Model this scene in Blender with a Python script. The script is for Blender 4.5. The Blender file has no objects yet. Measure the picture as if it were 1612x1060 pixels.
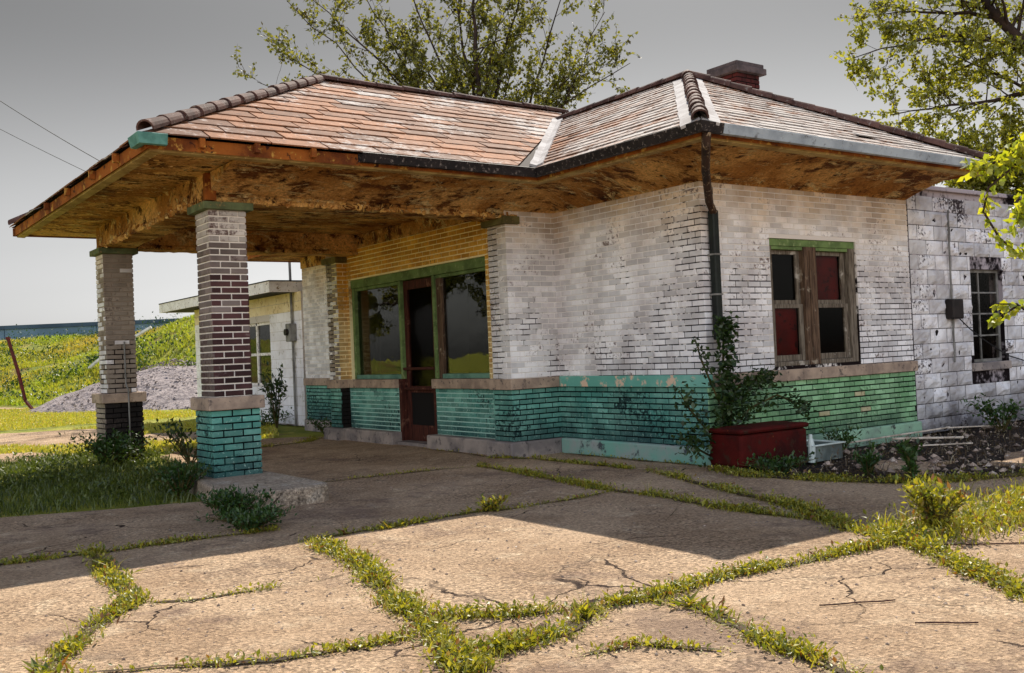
import bpy, math, random
from mathutils import Vector, Matrix
from mathutils import noise as mnoise

scene = bpy.context.scene
COL = scene.collection
V = Vector
rad = math.radians

def S(r, g, b):
    """0-255 display values to a linear colour"""
    f = lambda c: (c / 255 / 12.92) if c / 255 <= 0.04045 else ((c / 255 + 0.055) / 1.055) ** 2.4
    return (f(r), f(g), f(b), 1.0)

# ------------------------------------------------------------------ mesh builder
class MB:
    def __init__(self):
        self.v = []; self.f = []; self.m = []; self.r = []
    def face(self, pts, mi=0, rnd=0.5):
        n = len(self.v); self.v += [tuple(p) for p in pts]
        self.f.append(tuple(range(n, n + len(pts)))); self.m.append(mi); self.r.append(rnd)
    def idx(self, pts, faces, mi=0, rnd=0.5):
        n = len(self.v); self.v += [tuple(p) for p in pts]
        for f in faces:
            self.f.append(tuple(i + n for i in f)); self.m.append(mi); self.r.append(rnd)
    def box(self, lo, hi, mi=0, rnd=0.5):
        x0, y0, z0 = lo; x1, y1, z1 = hi
        if x0 > x1: x0, x1 = x1, x0
        if y0 > y1: y0, y1 = y1, y0
        if z0 > z1: z0, z1 = z1, z0
        p = [(x0, y0, z0), (x1, y0, z0), (x1, y1, z0), (x0, y1, z0), (x0, y0, z1), (x1, y0, z1), (x1, y1, z1), (x0, y1, z1)]
        self.idx(p, [(0, 3, 2, 1), (4, 5, 6, 7), (0, 1, 5, 4), (1, 2, 6, 5), (2, 3, 7, 6), (3, 0, 4, 7)], mi, rnd)
    def prism(self, poly, z0, z1, mi=0, rnd=0.5):
        n = len(poly)
        a = sum(poly[i][0] * poly[(i + 1) % n][1] - poly[(i + 1) % n][0] * poly[i][1] for i in range(n))
        if a < 0: poly = poly[::-1]
        p = [(x, y, z0) for x, y in poly] + [(x, y, z1) for x, y in poly]
        fs = [tuple(range(n - 1, -1, -1)), tuple(range(n, 2 * n))]
        fs += [(i, (i + 1) % n, n + (i + 1) % n, n + i) for i in range(n)]
        self.idx(p, fs, mi, rnd)
    def tube(self, pts, r, sides=8, mi=0, rnd=0.5, cap=True):
        pts = [V(p) for p in pts]; k = len(pts)
        rs = r if isinstance(r, (list, tuple)) else [r] * k
        ref = V((0.31, 0.17, 0.94)); out = []
        for i, p in enumerate(pts):
            d = (pts[min(i + 1, k - 1)] - pts[max(i - 1, 0)])
            d = d.normalized() if d.length > 1e-9 else V((0, 0, 1))
            a = d.cross(ref)
            if a.length < 0.05: a = d.cross(V((1, 0, 0)))
            a.normalize(); b = d.cross(a)
            for j in range(sides):
                t = 2 * math.pi * j / sides
                out.append(p + (a * math.cos(t) + b * math.sin(t)) * rs[i])
        fs = []
        for i in range(k - 1):
            for j in range(sides):
                fs.append((i * sides + j, (i + 1) * sides + j, (i + 1) * sides + (j + 1) % sides, i * sides + (j + 1) % sides))
        if cap:
            fs.append(tuple(range(sides))); fs.append(tuple(range((k - 1) * sides + sides - 1, (k - 1) * sides - 1, -1)))
        self.idx(out, fs, mi, rnd)
    def build(self, name, mats, parent=None, smooth=False, bevel=0, weld=False):
        me = bpy.data.meshes.new(name)
        me.from_pydata(self.v, [], self.f)
        for m in (mats if isinstance(mats, (list, tuple)) else [mats]): me.materials.append(m)
        me.polygons.foreach_set('material_index', self.m)
        if smooth: me.polygons.foreach_set('use_smooth', [True] * len(self.f))
        a = me.attributes.new('rnd', 'FLOAT', 'FACE'); a.data.foreach_set('value', self.r)
        me.update()
        o = bpy.data.objects.new(name, me); COL.objects.link(o)
        if parent is not None: o.parent = parent
        if bevel:
            b = o.modifiers.new('bevel', 'BEVEL'); b.width = bevel; b.segments = 2; b.limit_method = 'ANGLE'
        return o

def thing(name, label, cat, loc=(0, 0, 0), group=None):
    o = bpy.data.objects.new(name, None); COL.objects.link(o); o.location = loc
    o.empty_display_size = 0.2
    return tag(o, label, cat, group)
def tag(o, label=None, cat=None, group=None, kind=None):
    if label: o['label'] = label
    if cat: o['category'] = cat
    if group: o['group'] = group
    if kind: o['kind'] = kind
    return o

# ------------------------------------------------------------------ materials
class NT:
    def __init__(self, name):
        self.mat = bpy.data.materials.new(name); self.mat.use_nodes = True
        self.t = self.mat.node_tree; self.n = self.t.nodes; self.L = self.t.links
        self.b = self.n['Principled BSDF']; self.out = self.n['Material Output']
        self.tc = self.n.new('ShaderNodeTexCoord')
    def set(self, sock, val):
        if isinstance(val, bpy.types.NodeSocket): self.L.new(val, sock)
        else: sock.default_value = val
    def noise(self, scale, detail=4, rough=0.55, dist=0.0, vec=None, stretch=None):
        v = vec or self.tc.outputs['Object']
        if stretch:
            mp = self.n.new('ShaderNodeMapping'); mp.inputs['Scale'].default_value = stretch
            self.L.new(v, mp.inputs['Vector']); v = mp.outputs['Vector']
        x = self.n.new('ShaderNodeTexNoise'); x.inputs['Scale'].default_value = scale
        x.inputs['Detail'].default_value = detail; x.inputs['Roughness'].default_value = rough
        x.inputs['Distortion'].default_value = dist; self.L.new(v, x.inputs['Vector'])
        return x.outputs['Fac']
    def voronoi(self, scale, out='Distance'):
        x = self.n.new('ShaderNodeTexVoronoi'); x.inputs['Scale'].default_value = scale
        self.L.new(self.tc.outputs['Object'], x.inputs['Vector']); return x.outputs[out]
    def ramp(self, fac, lo, hi, a=0.0, b=1.0):
        x = self.n.new('ShaderNodeMapRange'); x.interpolation_type = 'SMOOTHSTEP'
        x.inputs['From Min'].default_value = lo; x.inputs['From Max'].default_value = hi
        x.inputs['To Min'].default_value = a; x.inputs['To Max'].default_value = b
        self.L.new(fac, x.inputs['Value']); return x.outputs['Result']
    def math(self, op, a, b=0.0):
        x = self.n.new('ShaderNodeMath'); x.operation = op
        self.set(x.inputs[0], a); self.set(x.inputs[1], b); return x.outputs[0]
    def mix(self, fac, a, b):
        x = self.n.new('ShaderNodeMix'); x.data_type = 'RGBA'
        self.set(x.inputs[0], fac); self.set(x.inputs[6], a); self.set(x.inputs[7], b); return x.outputs[2]
    def mul(self, a, b, fac=1.0):
        x = self.n.new('ShaderNodeMix'); x.data_type = 'RGBA'; x.blend_type = 'MULTIPLY'
        self.set(x.inputs[0], fac); self.set(x.inputs[6], a); self.set(x.inputs[7], b); return x.outputs[2]
    def rnd(self):
        x = self.n.new('ShaderNodeAttribute'); x.attribute_name = 'rnd'; return x.outputs['Fac']
    def xyz(self, i):
        x = self.n.new('ShaderNodeSeparateXYZ'); self.L.new(self.tc.outputs['Object'], x.inputs[0]); return x.outputs[i]
    def grey(self, v):
        x = self.n.new('ShaderNodeCombineColor'); [self.L.new(v, x.inputs[i]) for i in range(3)]; return x.outputs[0]
    def bump(self, h, strength=0.5, dist=0.01, prev=None):
        x = self.n.new('ShaderNodeBump'); x.inputs['Strength'].default_value = strength
        x.inputs['Distance'].default_value = dist; self.L.new(h, x.inputs['Height'])
        if prev: self.L.new(prev, x.inputs['Normal'])
        return x.outputs['Normal']
    def done(self, col, rough=0.85, normal=None, spec=0.3, metal=0.0):
        self.set(self.b.inputs['Base Color'], col); self.set(self.b.inputs['Roughness'], rough)
        self.b.inputs['Specular IOR Level'].default_value = spec; self.b.inputs['Metallic'].default_value = metal
        if normal: self.L.new(normal, self.b.inputs['Normal'])
        return self.mat

def painted_brick(name, paint, dirty, under, wear=(0.60, 0.72), stain_or_glow=None, stain_or_glow_z=(2.3, 3.2), low=None, low_z=(0.9, 0.1), var=0.25, chips=None):
    t = NT(name)
    r = t.rnd()
    c = t.mix(t.ramp(t.noise(1.7, 5, 0.62), 0.35, 0.68), paint, dirty)
    c = t.mul(c, t.grey(t.ramp(r, 0, 1, 1 - var, 1.0)))
    streak = t.ramp(t.noise(3.0, 4, 0.6, stretch=(6, 6, 0.5)), 0.52, 0.75, 0, 0.35)
    c = t.mix(streak, c, dirty)
    if stain_or_glow:
        z = t.math('ADD', t.xyz(2), t.math('MULTIPLY', t.math('SUBTRACT', t.noise(1.3, 4, 0.6), 0.5), 1.5))
        c = t.mul(c, stain_or_glow, t.ramp(z, stain_or_glow_z[0], stain_or_glow_z[1]))
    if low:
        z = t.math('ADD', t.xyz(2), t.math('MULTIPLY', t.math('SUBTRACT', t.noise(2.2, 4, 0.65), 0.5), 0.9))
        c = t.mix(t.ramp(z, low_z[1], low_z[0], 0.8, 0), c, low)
    if chips: c = t.mix(t.ramp(t.noise(26, 6, 0.8), 0.58, 0.66, 0, 0.8), c, chips)
    wm = t.math('ADD', t.math('MULTIPLY', t.noise(22, 6, 0.7), 0.55), t.math('MULTIPLY', t.noise(1.1, 3, 0.5), 0.5))
    wm = t.math('ADD', wm, t.math('MULTIPLY', t.math('SUBTRACT', r, 0.5), 0.10))
    c = t.mix(t.ramp(wm, wear[0], wear[1]), c, under)
    nb = t.bump(t.noise(60, 5, 0.7), 0.5, 0.004)
    return t.done(c, 0.75, nb, 0.25)

def mortar(name, light, dark, lo=0.35, hi=0.6, zk=0.0, z0=2.0, yk=0.0):
    t = NT(name)
    f = t.noise(1.25, 5, 0.6)
    if yk: f = t.math('ADD', f, t.math('MULTIPLY', t.math('SUBTRACT', 1.1, t.xyz(1)), yk))
    if zk:
        f = t.math('ADD', f, t.math('MULTIPLY', t.math('SUBTRACT', z0, t.xyz(2)), zk))
    f = t.math('ADD', f, t.math('MULTIPLY', t.math('SUBTRACT', t.noise(14, 3), 0.5), 0.35))
    c = t.mix(t.ramp(f, lo, hi), light, dark)
    return t.done(c, 0.95, t.bump(t.noise(120, 3), 0.4, 0.003), 0.1)

def rough_mat(name, cols, scale=2.0, fine=40, bump=0.4, bd=0.006, rough=0.85, spots=None, spec=0.25, metal=0.0, band=(0.38, 0.64), rv=0.0):
    """two or three colours mixed by noise, with a fine bump"""
    t = NT(name)
    c = t.mix(t.ramp(t.noise(scale, 5, 0.62), *band), cols[0], cols[1])
    if len(cols) > 2:
        c = t.mix(t.ramp(t.noise(scale * 4.3, 5, 0.68), 0.56, 0.66), c, cols[2])
    if spots: c = t.mix(t.ramp(t.noise(spots[1], 4, 0.7), spots[2], spots[2] + 0.06), c, spots[0])
    if rv: c = t.mul(c, t.grey(t.ramp(t.rnd(), 0, 1, 1 - rv, 1)))
    return t.done(c, rough, t.bump(t.noise(fine, 6, 0.7), bump, bd), spec, metal)

WHITE, WDIRT = S(248, 246, 246), S(208, 201, 200)
TEAL, TEALD = S(130, 188, 172), S(48, 108, 104)
GREEN, GREEND = S(158, 204, 156), S(72, 120, 84)
UNDER = S(78, 62, 58)
M = {}
M['white_brick'] = painted_brick('white_painted_brick', WHITE, WDIRT, S(120, 104, 98), stain_or_glow=S(232, 206, 168), stain_or_glow_z=(2.4, 3.4), wear=(0.60, 0.70), var=0.32)
M['yellow_glow_brick'] = painted_brick('glow_painted_brick', S(240, 212, 152), S(196, 156, 92), S(120, 88, 50), stain_or_glow=S(255, 220, 130), stain_or_glow_z=(1.7, 2.7), wear=(0.60, 0.72))  # yellow bounce glow under the canopy is put into the paint colour
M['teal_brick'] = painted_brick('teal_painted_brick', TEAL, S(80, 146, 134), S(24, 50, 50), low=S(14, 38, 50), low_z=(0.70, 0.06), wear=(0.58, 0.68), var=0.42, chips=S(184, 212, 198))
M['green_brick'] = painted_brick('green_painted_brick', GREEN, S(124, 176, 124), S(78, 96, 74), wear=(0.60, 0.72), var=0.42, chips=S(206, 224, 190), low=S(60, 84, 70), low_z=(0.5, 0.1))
M['cream_brick'] = painted_brick('bare_cream_brick', S(214, 202, 164), S(176, 170, 130), S(120, 110, 80))
M['bare_brick'] = painted_brick('bare_dark_brick', S(92, 60, 60), S(58, 36, 36), S(158, 146, 140), wear=(0.62, 0.80), var=0.55)
M['black_brick'] = painted_brick('near_black_brick', S(34, 28, 26), S(20, 16, 15), S(60, 52, 48))  # near-black brick for some faces of the far pedestal and pilaster
M['tan_brick'] = painted_brick('tan_old_brick', S(160, 148, 134), S(128, 114, 102), S(90, 76, 68), var=0.22)
M['mortar_white'] = mortar('mortar_white', S(222, 214, 206), S(30, 22, 22), 0.52, 0.60, 0.17, 2.0)
M['mortar_clean'] = mortar('mortar_clean', S(232, 226, 220), S(40, 30, 28), 0.58, 0.68, 0.10, 1.7)
M['mortar_front'] = mortar('mortar_front', S(228, 222, 216), S(26, 18, 18), 0.51, 0.58, 0.14, 1.9, 0.15)
M['mortar_lime'] = mortar('mortar_lime', S(226, 218, 208), S(150, 136, 126), 0.5, 0.8)
M['mortar_yellow_glow'] = mortar('mortar_yellow_glow', S(255, 240, 190), S(170, 122, 60), 0.55, 0.75)  # joints carry the same painted yellow glow
M['mortar_teal'] = mortar('mortar_teal', S(44, 92, 88), S(10, 18, 20), 0.28, 0.46)
M['mortar_tealight'] = mortar('mortar_teal_light', S(176, 216, 204), S(34, 70, 68), 0.5, 0.66)
M['mortar_green'] = mortar('mortar_green', S(66, 104, 72), S(16, 26, 18), 0.30, 0.48)
M['mortar_black'] = mortar('mortar_black', S(30, 26, 24), S(14, 12, 12))
M['sill'] = rough_mat('limestone_sill', [S(178, 156, 136), S(140, 122, 108), S(104, 92, 84)], 3.0, 60)
M['sill_teal'] = rough_mat('limestone_sill_teal', [S(126, 184, 168), S(100, 164, 148), S(214, 184, 158)], 1.6, 60, band=(0.3, 0.6), spots=(S(214, 186, 160), 3.1, 0.58))
M['base'] = rough_mat('concrete_base', [S(160, 148, 140), S(120, 112, 110), S(84, 78, 78)], 2.4, 50, 0.6)
M['base_teal'] = rough_mat('concrete_base_teal', [S(112, 166, 150), S(152, 154, 152), S(70, 76, 80)], 1.3, 50, 0.6)
M['base_green'] = rough_mat('concrete_base_green', [S(142, 178, 150), S(122, 140, 126), S(70, 76, 70)], 2.0, 50, 0.6)
M['shade_black'] = NT('painted_shade_black').done(S(15, 11, 11), 0.9)  # near-black sheet colour; the darkness of the rooms is put into it
M['red_board'] = rough_mat('dark_red_board', [S(112, 14, 11), S(84, 9, 8), S(52, 8, 8)], 2.5, 20, 0.2, rough=0.6)
M['frame_green'] = rough_mat('green_frame_paint', [S(112, 136, 82), S(84, 104, 62), S(142, 156, 108)], 3.5, 40, 0.4, spots=(S(92, 62, 40), 9, 0.66))
M['frame_teal'] = rough_mat('teal_frame_paint', [S(110, 150, 130), S(78, 112, 100)], 3.5, 40, 0.4)
M['wood_old'] = None
def wood(name, a, b, c, grain=(14, 14, 1.2)):
    t = NT(name)
    g = t.noise(3.2, 6, 0.65, 0.4, stretch=grain)
    col = t.mix(t.ramp(g, 0.38, 0.62), a, b)
    col = t.mix(t.ramp(t.noise(5, 4, 0.6), 0.58, 0.68), col, c)
    return t.done(col, 0.8, t.bump(g, 0.5, 0.004), 0.2)
M['wood_old'] = wood('weathered_wood', S(108, 86, 68), S(64, 48, 38), S(156, 144, 126))
M['wood_grey'] = wood('grey_weathered_wood', S(128, 118, 104), S(78, 68, 58), S(170, 162, 150))
M['wood_red'] = wood('red_brown_door_wood', S(84, 44, 34), S(50, 24, 20), S(112, 76, 62))
M['rust'] = rough_mat('rusty_sheet', [S(150, 84, 28), S(92, 44, 14), S(186, 140, 64)], 2.2, 40, 0.5, spots=(S(60, 28, 12), 7, 0.6))
M['rust_dark'] = rough_mat('dark_rust', [S(64, 44, 32), S(34, 24, 20), S(150, 130, 106)], 4, 30, 0.6, rough=0.7, spots=(S(170, 150, 124), 10, 0.68))
M['gutter_dark'] = rough_mat('dark_gutter', [S(38, 32, 32), S(22, 18, 20), S(120, 110, 104)], 5, 30, 0.3, rough=0.6, spots=(S(150, 140, 130), 12, 0.72))
M['gutter_light'] = rough_mat('pale_gutter', [S(168, 178, 186), S(140, 150, 160), S(110, 112, 116)], 2.5, 30, 0.2, rough=0.55)
M['gutter_teal'] = rough_mat('teal_gutter_end', [S(96, 148, 138), S(70, 118, 110)], 6, 40, 0.3, rough=0.6)
M['pipe_dark'] = rough_mat('dark_pipe', [S(28, 34, 30), S(18, 20, 20)], 5, 30, 0.3, rough=0.5)
M['flash'] = rough_mat('pale_flashing', [S(178, 174, 172), S(146, 140, 138)], 4, 40, 0.3, rough=0.85, spec=.1)
M['ridge'] = rough_mat('ridge_tile', [S(104, 76, 68), S(72, 52, 48), S(140, 126, 118)], 4, 50, 0.5, rough=0.8, spec=.1, rv=0.4)
M['deck'] = NT('roof_underlay').done(S(46, 34, 30), 0.9)
M['soot'] = rough_mat('chimney_brick_dark', [S(84, 34, 32), S(52, 22, 22)], 4, 40, 0.4)

def stucco(name):
    t = NT(name)
    c = t.mix(t.ramp(t.noise(0.9, 5, 0.65), 0.38, 0.60), S(228, 178, 108), S(168, 114, 54))
    c = t.mix(t.ramp(t.noise(2.6, 6, 0.75, stretch=(0.6, 1, 1)), 0.50, 0.60), c, S(104, 62, 28))
    c = t.mix(t.ramp(t.noise(5.2, 6, 0.78), 0.55, 0.63), c, S(54, 26, 10))
    pe = t.noise(3.1, 7, 0.76, 0.8, stretch=(0.8, 1.7, 1.7))
    c = t.mix(t.ramp(pe, 0.555, 0.585), c, S(236, 204, 144))
    c = t.mix(t.ramp(pe, 0.66, 0.68), c, S(92, 50, 18))
    gr = t.noise(30, 6, 0.8)
    c = t.mul(c, t.grey(t.ramp(gr, 0.32, 0.68, 0.5, 1.25)))
    c = t.mix(t.ramp(t.noise(19, 5, 0.75), 0.62, 0.68), c, S(44, 22, 8))
    n = t.bump(t.ramp(pe, 0.57, 0.60), 0.9, 0.018)
    n = t.bump(gr, 0.9, 0.016, n)
    return t.done(c, 0.9, n, 0.12)
M['stucco'] = stucco('peeling_orange_stucco')

def roof_tile():
    t = NT('clay_roof_tile')
    r = t.rnd()
    c = t.mix(r, S(160, 108, 74), S(108, 78, 62))
    c = t.mul(c, t.grey(t.ramp(t.noise(9, 4, 0.6), 0.3, 0.7, 0.75, 1.1)))
    w = t.math('ADD', t.math('MULTIPLY', t.noise(9, 6, 0.78), 0.6), t.math('MULTIPLY', t.noise(0.9, 4, 0.6), 0.45))
    x = t.math('ADD', t.xyz(0), t.math('MULTIPLY', t.xyz(1), -0.6))
    w = t.math('ADD', w, t.ramp(x, -4.5, 2.0, -0.03, 0.09))
    w = t.math('ADD', w, t.math('MULTIPLY', t.math('GREATER_THAN', r, 0.965), 0.10))
    c = t.mix(t.ramp(w, 0.515, 0.63, 0, 0.85), c, S(182, 176, 170))
    c = t.mix(t.ramp(t.noise(17, 5, 0.75), 0.56, 0.64, 0, 0.8), c, S(58, 40, 36))
    return t.done(c, 0.85, t.bump(t.noise(50, 5, 0.7), 0.5, 0.004), 0.15)
M['tile'] = roof_tile()

def concrete(name, a, b, c, d):
    t = NT(name)
    col = t.mix(t.ramp(t.noise(0.9, 5, 0.6), 0.36, 0.64), a, b)
    col = t.mix(t.ramp(t.noise(3.7, 6, 0.7, 0.5), 0.52, 0.70, 0, 0.75), col, c)
    col = t.mix(t.ramp(t.noise(2.0, 6, 0.72), 0.56, 0.64, 0, 0.55), col, d)
    peb = t.voronoi(60, 'Color')
    sx = t.n.new('ShaderNodeSeparateColor'); t.L.new(peb, sx.inputs[0])
    col = t.mul(col, t.grey(t.ramp(sx.outputs[0], 0, 1, 0.70, 1.14)))
    g1 = t.noise(34, 5, 0.7); patch = t.ramp(t.noise(0.8, 5, 0.65), 0.40, 0.60, 0.15, 1.0)
    col = t.mix(t.ramp(t.noise(0.55, 6, 0.7), 0.53, 0.64, 0, 0.6), col, S(108, 88, 80))
    col = t.mix(t.ramp(t.noise(1.9, 3, 0.5), 0.66, 0.76, 0, 0.28), col, S(74, 62, 58))
    col = t.mix(patch, col, t.mul(col, t.grey(t.ramp(g1, 0.36, 0.64, 0.48, 1.32))))
    col = t.mix(t.ramp(t.noise(21, 5, 0.75), 0.60, 0.66, 0, 0.75), col, S(78, 56, 46))
    col = t.mix(t.ramp(t.noise(15, 5, 0.8, stretch=(1, 1.3, 1)), 0.66, 0.70, 0, 0.8), col, S(58, 42, 36))
    col = t.mix(t.ramp(t.noise(27, 4, 0.7), 0.64, 0.70, 0, 0.6), col, S(226, 206, 184))
    wn = t.n.new('ShaderNodeTexNoise'); wn.inputs['Scale'].default_value = 2.2; wn.inputs['Detail'].default_value = 6; t.L.new(t.tc.outputs['Object'], wn.inputs['Vector'])
    wv = t.n.new('ShaderNodeVectorMath'); wv.operation = 'MULTIPLY_ADD'; t.L.new(wn.outputs['Color'], wv.inputs[0]); wv.inputs[1].default_value = (.5, .5, 0); t.L.new(t.tc.outputs['Object'], wv.inputs[2])
    vo = t.n.new('ShaderNodeTexVoronoi'); vo.feature = 'DISTANCE_TO_EDGE'; vo.inputs['Scale'].default_value = .8; t.L.new(wv.outputs[0], vo.inputs['Vector'])
    hl = t.math('MULTIPLY', t.ramp(vo.outputs['Distance'], 0.002, 0.007, 1, 0), t.ramp(t.noise(0.7, 3), 0.50, 0.58))
    col = t.mix(hl, col, S(58, 44, 38))
    n = t.bump(t.math('SUBTRACT', g1, hl), 1.0, 0.03)
    n = t.bump(t.voronoi(60), 0.6, 0.012, n)
    n = t.bump(t.noise(5, 5, 0.65), 0.5, 0.04, n)
    return t.done(col, 0.9, n, 0.12)
M['concrete'] = concrete('old_pavement_concrete', S(196, 168, 138), S(170, 142, 114), S(212, 188, 158), S(124, 104, 88))
M['island'] = concrete('island_concrete', S(190, 172, 150), S(170, 152, 134), S(200, 190, 176), S(120, 106, 92))
M['soil'] = rough_mat('dark_soil', [S(92, 74, 50), S(58, 46, 32), S(74, 78, 34)], 2.5, 30, 0.8, 0.03, rv=0.0)
M['litter_soil'] = rough_mat('leaf_litter_soil', [S(52, 38, 31), S(28, 20, 17), S(96, 80, 68)], 3, 40, 1.0, 0.04)
M['lawn'] = rough_mat('rough_lawn', [S(150, 150, 48), S(110, 120, 36), S(176, 160, 74)], 0.6, 14, 1.0, 0.08, spots=(S(112, 92, 54), 0.9, 0.60))
M['bank'] = rough_mat('grass_bank', [S(146, 146, 46), S(98, 116, 32), S(168, 150, 70)], 0.35, 6, 1.0, 0.25, spots=(S(128, 110, 52), 0.25, 0.56))
M['gravel'] = rough_mat('grey_gravel', [S(164, 152, 150), S(120, 110, 112), S(200, 190, 184)], 5, 9, 1.0, 0.12)
M['barrier'] = rough_mat('blue_grey_concrete', [S(110, 134, 150), S(92, 114, 132)], 0.3, 3, 0.2)
M['barrier_cap'] = rough_mat('blue_grey_concrete_cap', [S(70, 88, 104), S(56, 72, 88)], 0.3, 3, 0.2)
M['annex_block'] = rough_mat('white_block_paint', [S(244, 242, 246), S(226, 222, 224), S(196, 190, 184)], 1.2, 40, 0.4, rv=0.08)
M['annex_mortar'] = mortar('annex_mortar', S(200, 192, 184), S(120, 104, 90), 0.45, 0.7)
M['white_wood'] = rough_mat('peeling_white_wood', [S(240, 236, 232), S(220, 214, 208), S(130, 110, 92)], 3, 30, 0.4, spots=(S(130, 108, 84), 5, 0.62))
M['roofing'] = rough_mat('dark_roofing', [S(60, 58, 60), S(44, 42, 44)], 2, 20, 0.5)
M['wing_block'] = painted_brick('white_painted_rock_face_block', S(246, 244, 245), S(196, 190, 190), S(50, 40, 42), wear=(0.585, 0.66), low=S(40, 34, 42), low_z=(0.80, -0.05), var=0.32)
M['wing_mortar'] = mortar('wing_mortar', S(170, 160, 164), S(26, 20, 22), 0.38, 0.52, 0.06, 1.8)
M['metal_grey'] = rough_mat('grey_metal', [S(132, 130, 126), S(98, 96, 92)], 6, 30, 0.2, rough=0.5)
M['metal_black'] = rough_mat('dark_metal_box', [S(40, 34, 32), S(24, 20, 20)], 6, 30, 0.2, rough=0.5)
M['steel_rust'] = rough_mat('rust_red_steel', [S(96, 34, 30), S(60, 22, 20)], 6, 30, 0.3, rough=0.6)
M['white_pipe'] = rough_mat('white_pipe', [S(228, 226, 220), S(200, 196, 188)], 4, 30, 0.2, rough=0.5)
M['chest_red'] = rough_mat('faded_red_paint', [S(76, 18, 14), S(48, 13, 11), S(58, 36, 26)], 2.5, 5, 0.5, .03, rough=0.75, spec=.12, spots=(S(150, 78, 36), 6, 0.68))
M['trough'] = rough_mat('pale_enamel', [S(112, 122, 118), S(78, 86, 84), S(90, 70, 52)], 4, 30, 0.2, rough=0.4)
M['trough_rim'] = rough_mat('pale_enamel_rim', [S(206, 216, 210), S(180, 190, 184)], 4, 30, 0.2, rough=0.4)
M['bark'] = rough_mat('bark', [S(64, 48, 40), S(40, 30, 26)], 3, 20, 0.8, 0.02)
M['stem'] = rough_mat('stem', [S(82, 74, 40), S(60, 54, 30)], 6, 30, 0.3)
M['cable'] = NT('black_cable').done(S(26, 26, 28), 0.6)
M['stick'] = rough_mat('bleached_wood', [S(206, 192, 176), S(160, 146, 130)], 6, 40, 0.3)
M['twig'] = rough_mat('dark_twig', [S(74, 44, 40), S(48, 30, 28)], 6, 40, 0.3)
M['stone'] = rough_mat('loose_stones', [S(190, 168, 150), S(130, 110, 98), S(220, 206, 190)], 1.5, 60, 0.4, rv=0.6)

def glass(name, gl=0.30, tint=(0.5, 0.5, 0.48, 1), rough=0.012):
    t = NT(name)
    tr = t.n.new('ShaderNodeBsdfTransparent'); tr.inputs[0].default_value = tint
    g = t.n.new('ShaderNodeBsdfGlossy'); g.inputs['Roughness'].default_value = rough; g.inputs['Color'].default_value = (0.9, 0.9, 0.88, 1)
    t.L.new(t.bump(t.noise(1.6, 3, 0.5), 0.12, 0.02), g.inputs['Normal'])
    fr = t.n.new('ShaderNodeFresnel'); fr.inputs[0].default_value = 1.55
    mx = t.n.new('ShaderNodeMixShader')
    t.L.new(t.math('MINIMUM', t.math('MULTIPLY', fr.outputs[0], gl / 0.1), 1.0), mx.inputs[0])
    t.L.new(tr.outputs[0], mx.inputs[1]); t.L.new(g.outputs[0], mx.inputs[2]); t.L.new(mx.outputs[0], t.out.inputs['Surface'])
    return t.mat
M['glass'] = glass('old_window_glass', 0.065)
M['glass_dim'] = glass('dusty_window_glass', 0.004, (0.8, 0.78, 0.76, 1), 0.05)

def leaf(name, a, b, trans=0.45, c=None):
    t = NT(name)
    col = t.mix(t.rnd(), a, b)
    if c: col = t.mix(t.ramp(t.rnd(), 0.86, 0.95), col, c)
    d = t.n.new('ShaderNodeBsdfDiffuse'); t.set(d.inputs[0], col)
    tl = t.n.new('ShaderNodeBsdfTranslucent'); t.set(tl.inputs[0], t.mul(col, (1.25, 1.2, 0.6, 1)))
    mx = t.n.new('ShaderNodeMixShader'); mx.inputs[0].default_value = trans
    t.L.new(d.outputs[0], mx.inputs[1]); t.L.new(tl.outputs[0], mx.inputs[2])
    gl = t.n.new('ShaderNodeBsdfGlossy'); gl.inputs['Roughness'].default_value = 0.45
    m2 = t.n.new('ShaderNodeMixShader'); m2.inputs[0].default_value = 0.05
    t.L.new(mx.outputs[0], m2.inputs[1]); t.L.new(gl.outputs[0], m2.inputs[2]); t.L.new(m2.outputs[0], t.out.inputs['Surface'])
    return t.mat
M['leaf_tree'] = leaf('spring_leaves', S(74, 80, 30), S(140, 136, 48), 0.5, S(58, 50, 26))
M['leaf_right'] = leaf('yellow_green_leaves', S(100, 108, 34), S(170, 166, 56), 0.55, S(70, 60, 24))
M['leaf_near'] = leaf('bright_leaves', S(120, 138, 34), S(190, 188, 50), 0.55)
M['leaf_weed'] = leaf('weed_leaves', S(84, 98, 24), S(184, 174, 54), 0.42, S(124, 84, 40))
M['leaf_dark'] = leaf('dark_weed_leaves', S(30, 58, 18), S(62, 92, 30), 0.35)
M['leaf_vine'] = leaf('vine_leaves', S(28, 48, 20), S(58, 80, 30), 0.3)
M['grass_shade'] = leaf('shade_toned_grass', S(44, 60, 14), S(96, 108, 32), 0.3)  # shade of the bed is put into this darker grass colour
M['grass'] = leaf('grass_blades', S(146, 156, 40), S(200, 184, 78), 0.4, S(190, 162, 96))
M['grass_bank'] = leaf('bank_grass', S(138, 172, 38), S(190, 164, 70), 0.38)

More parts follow.
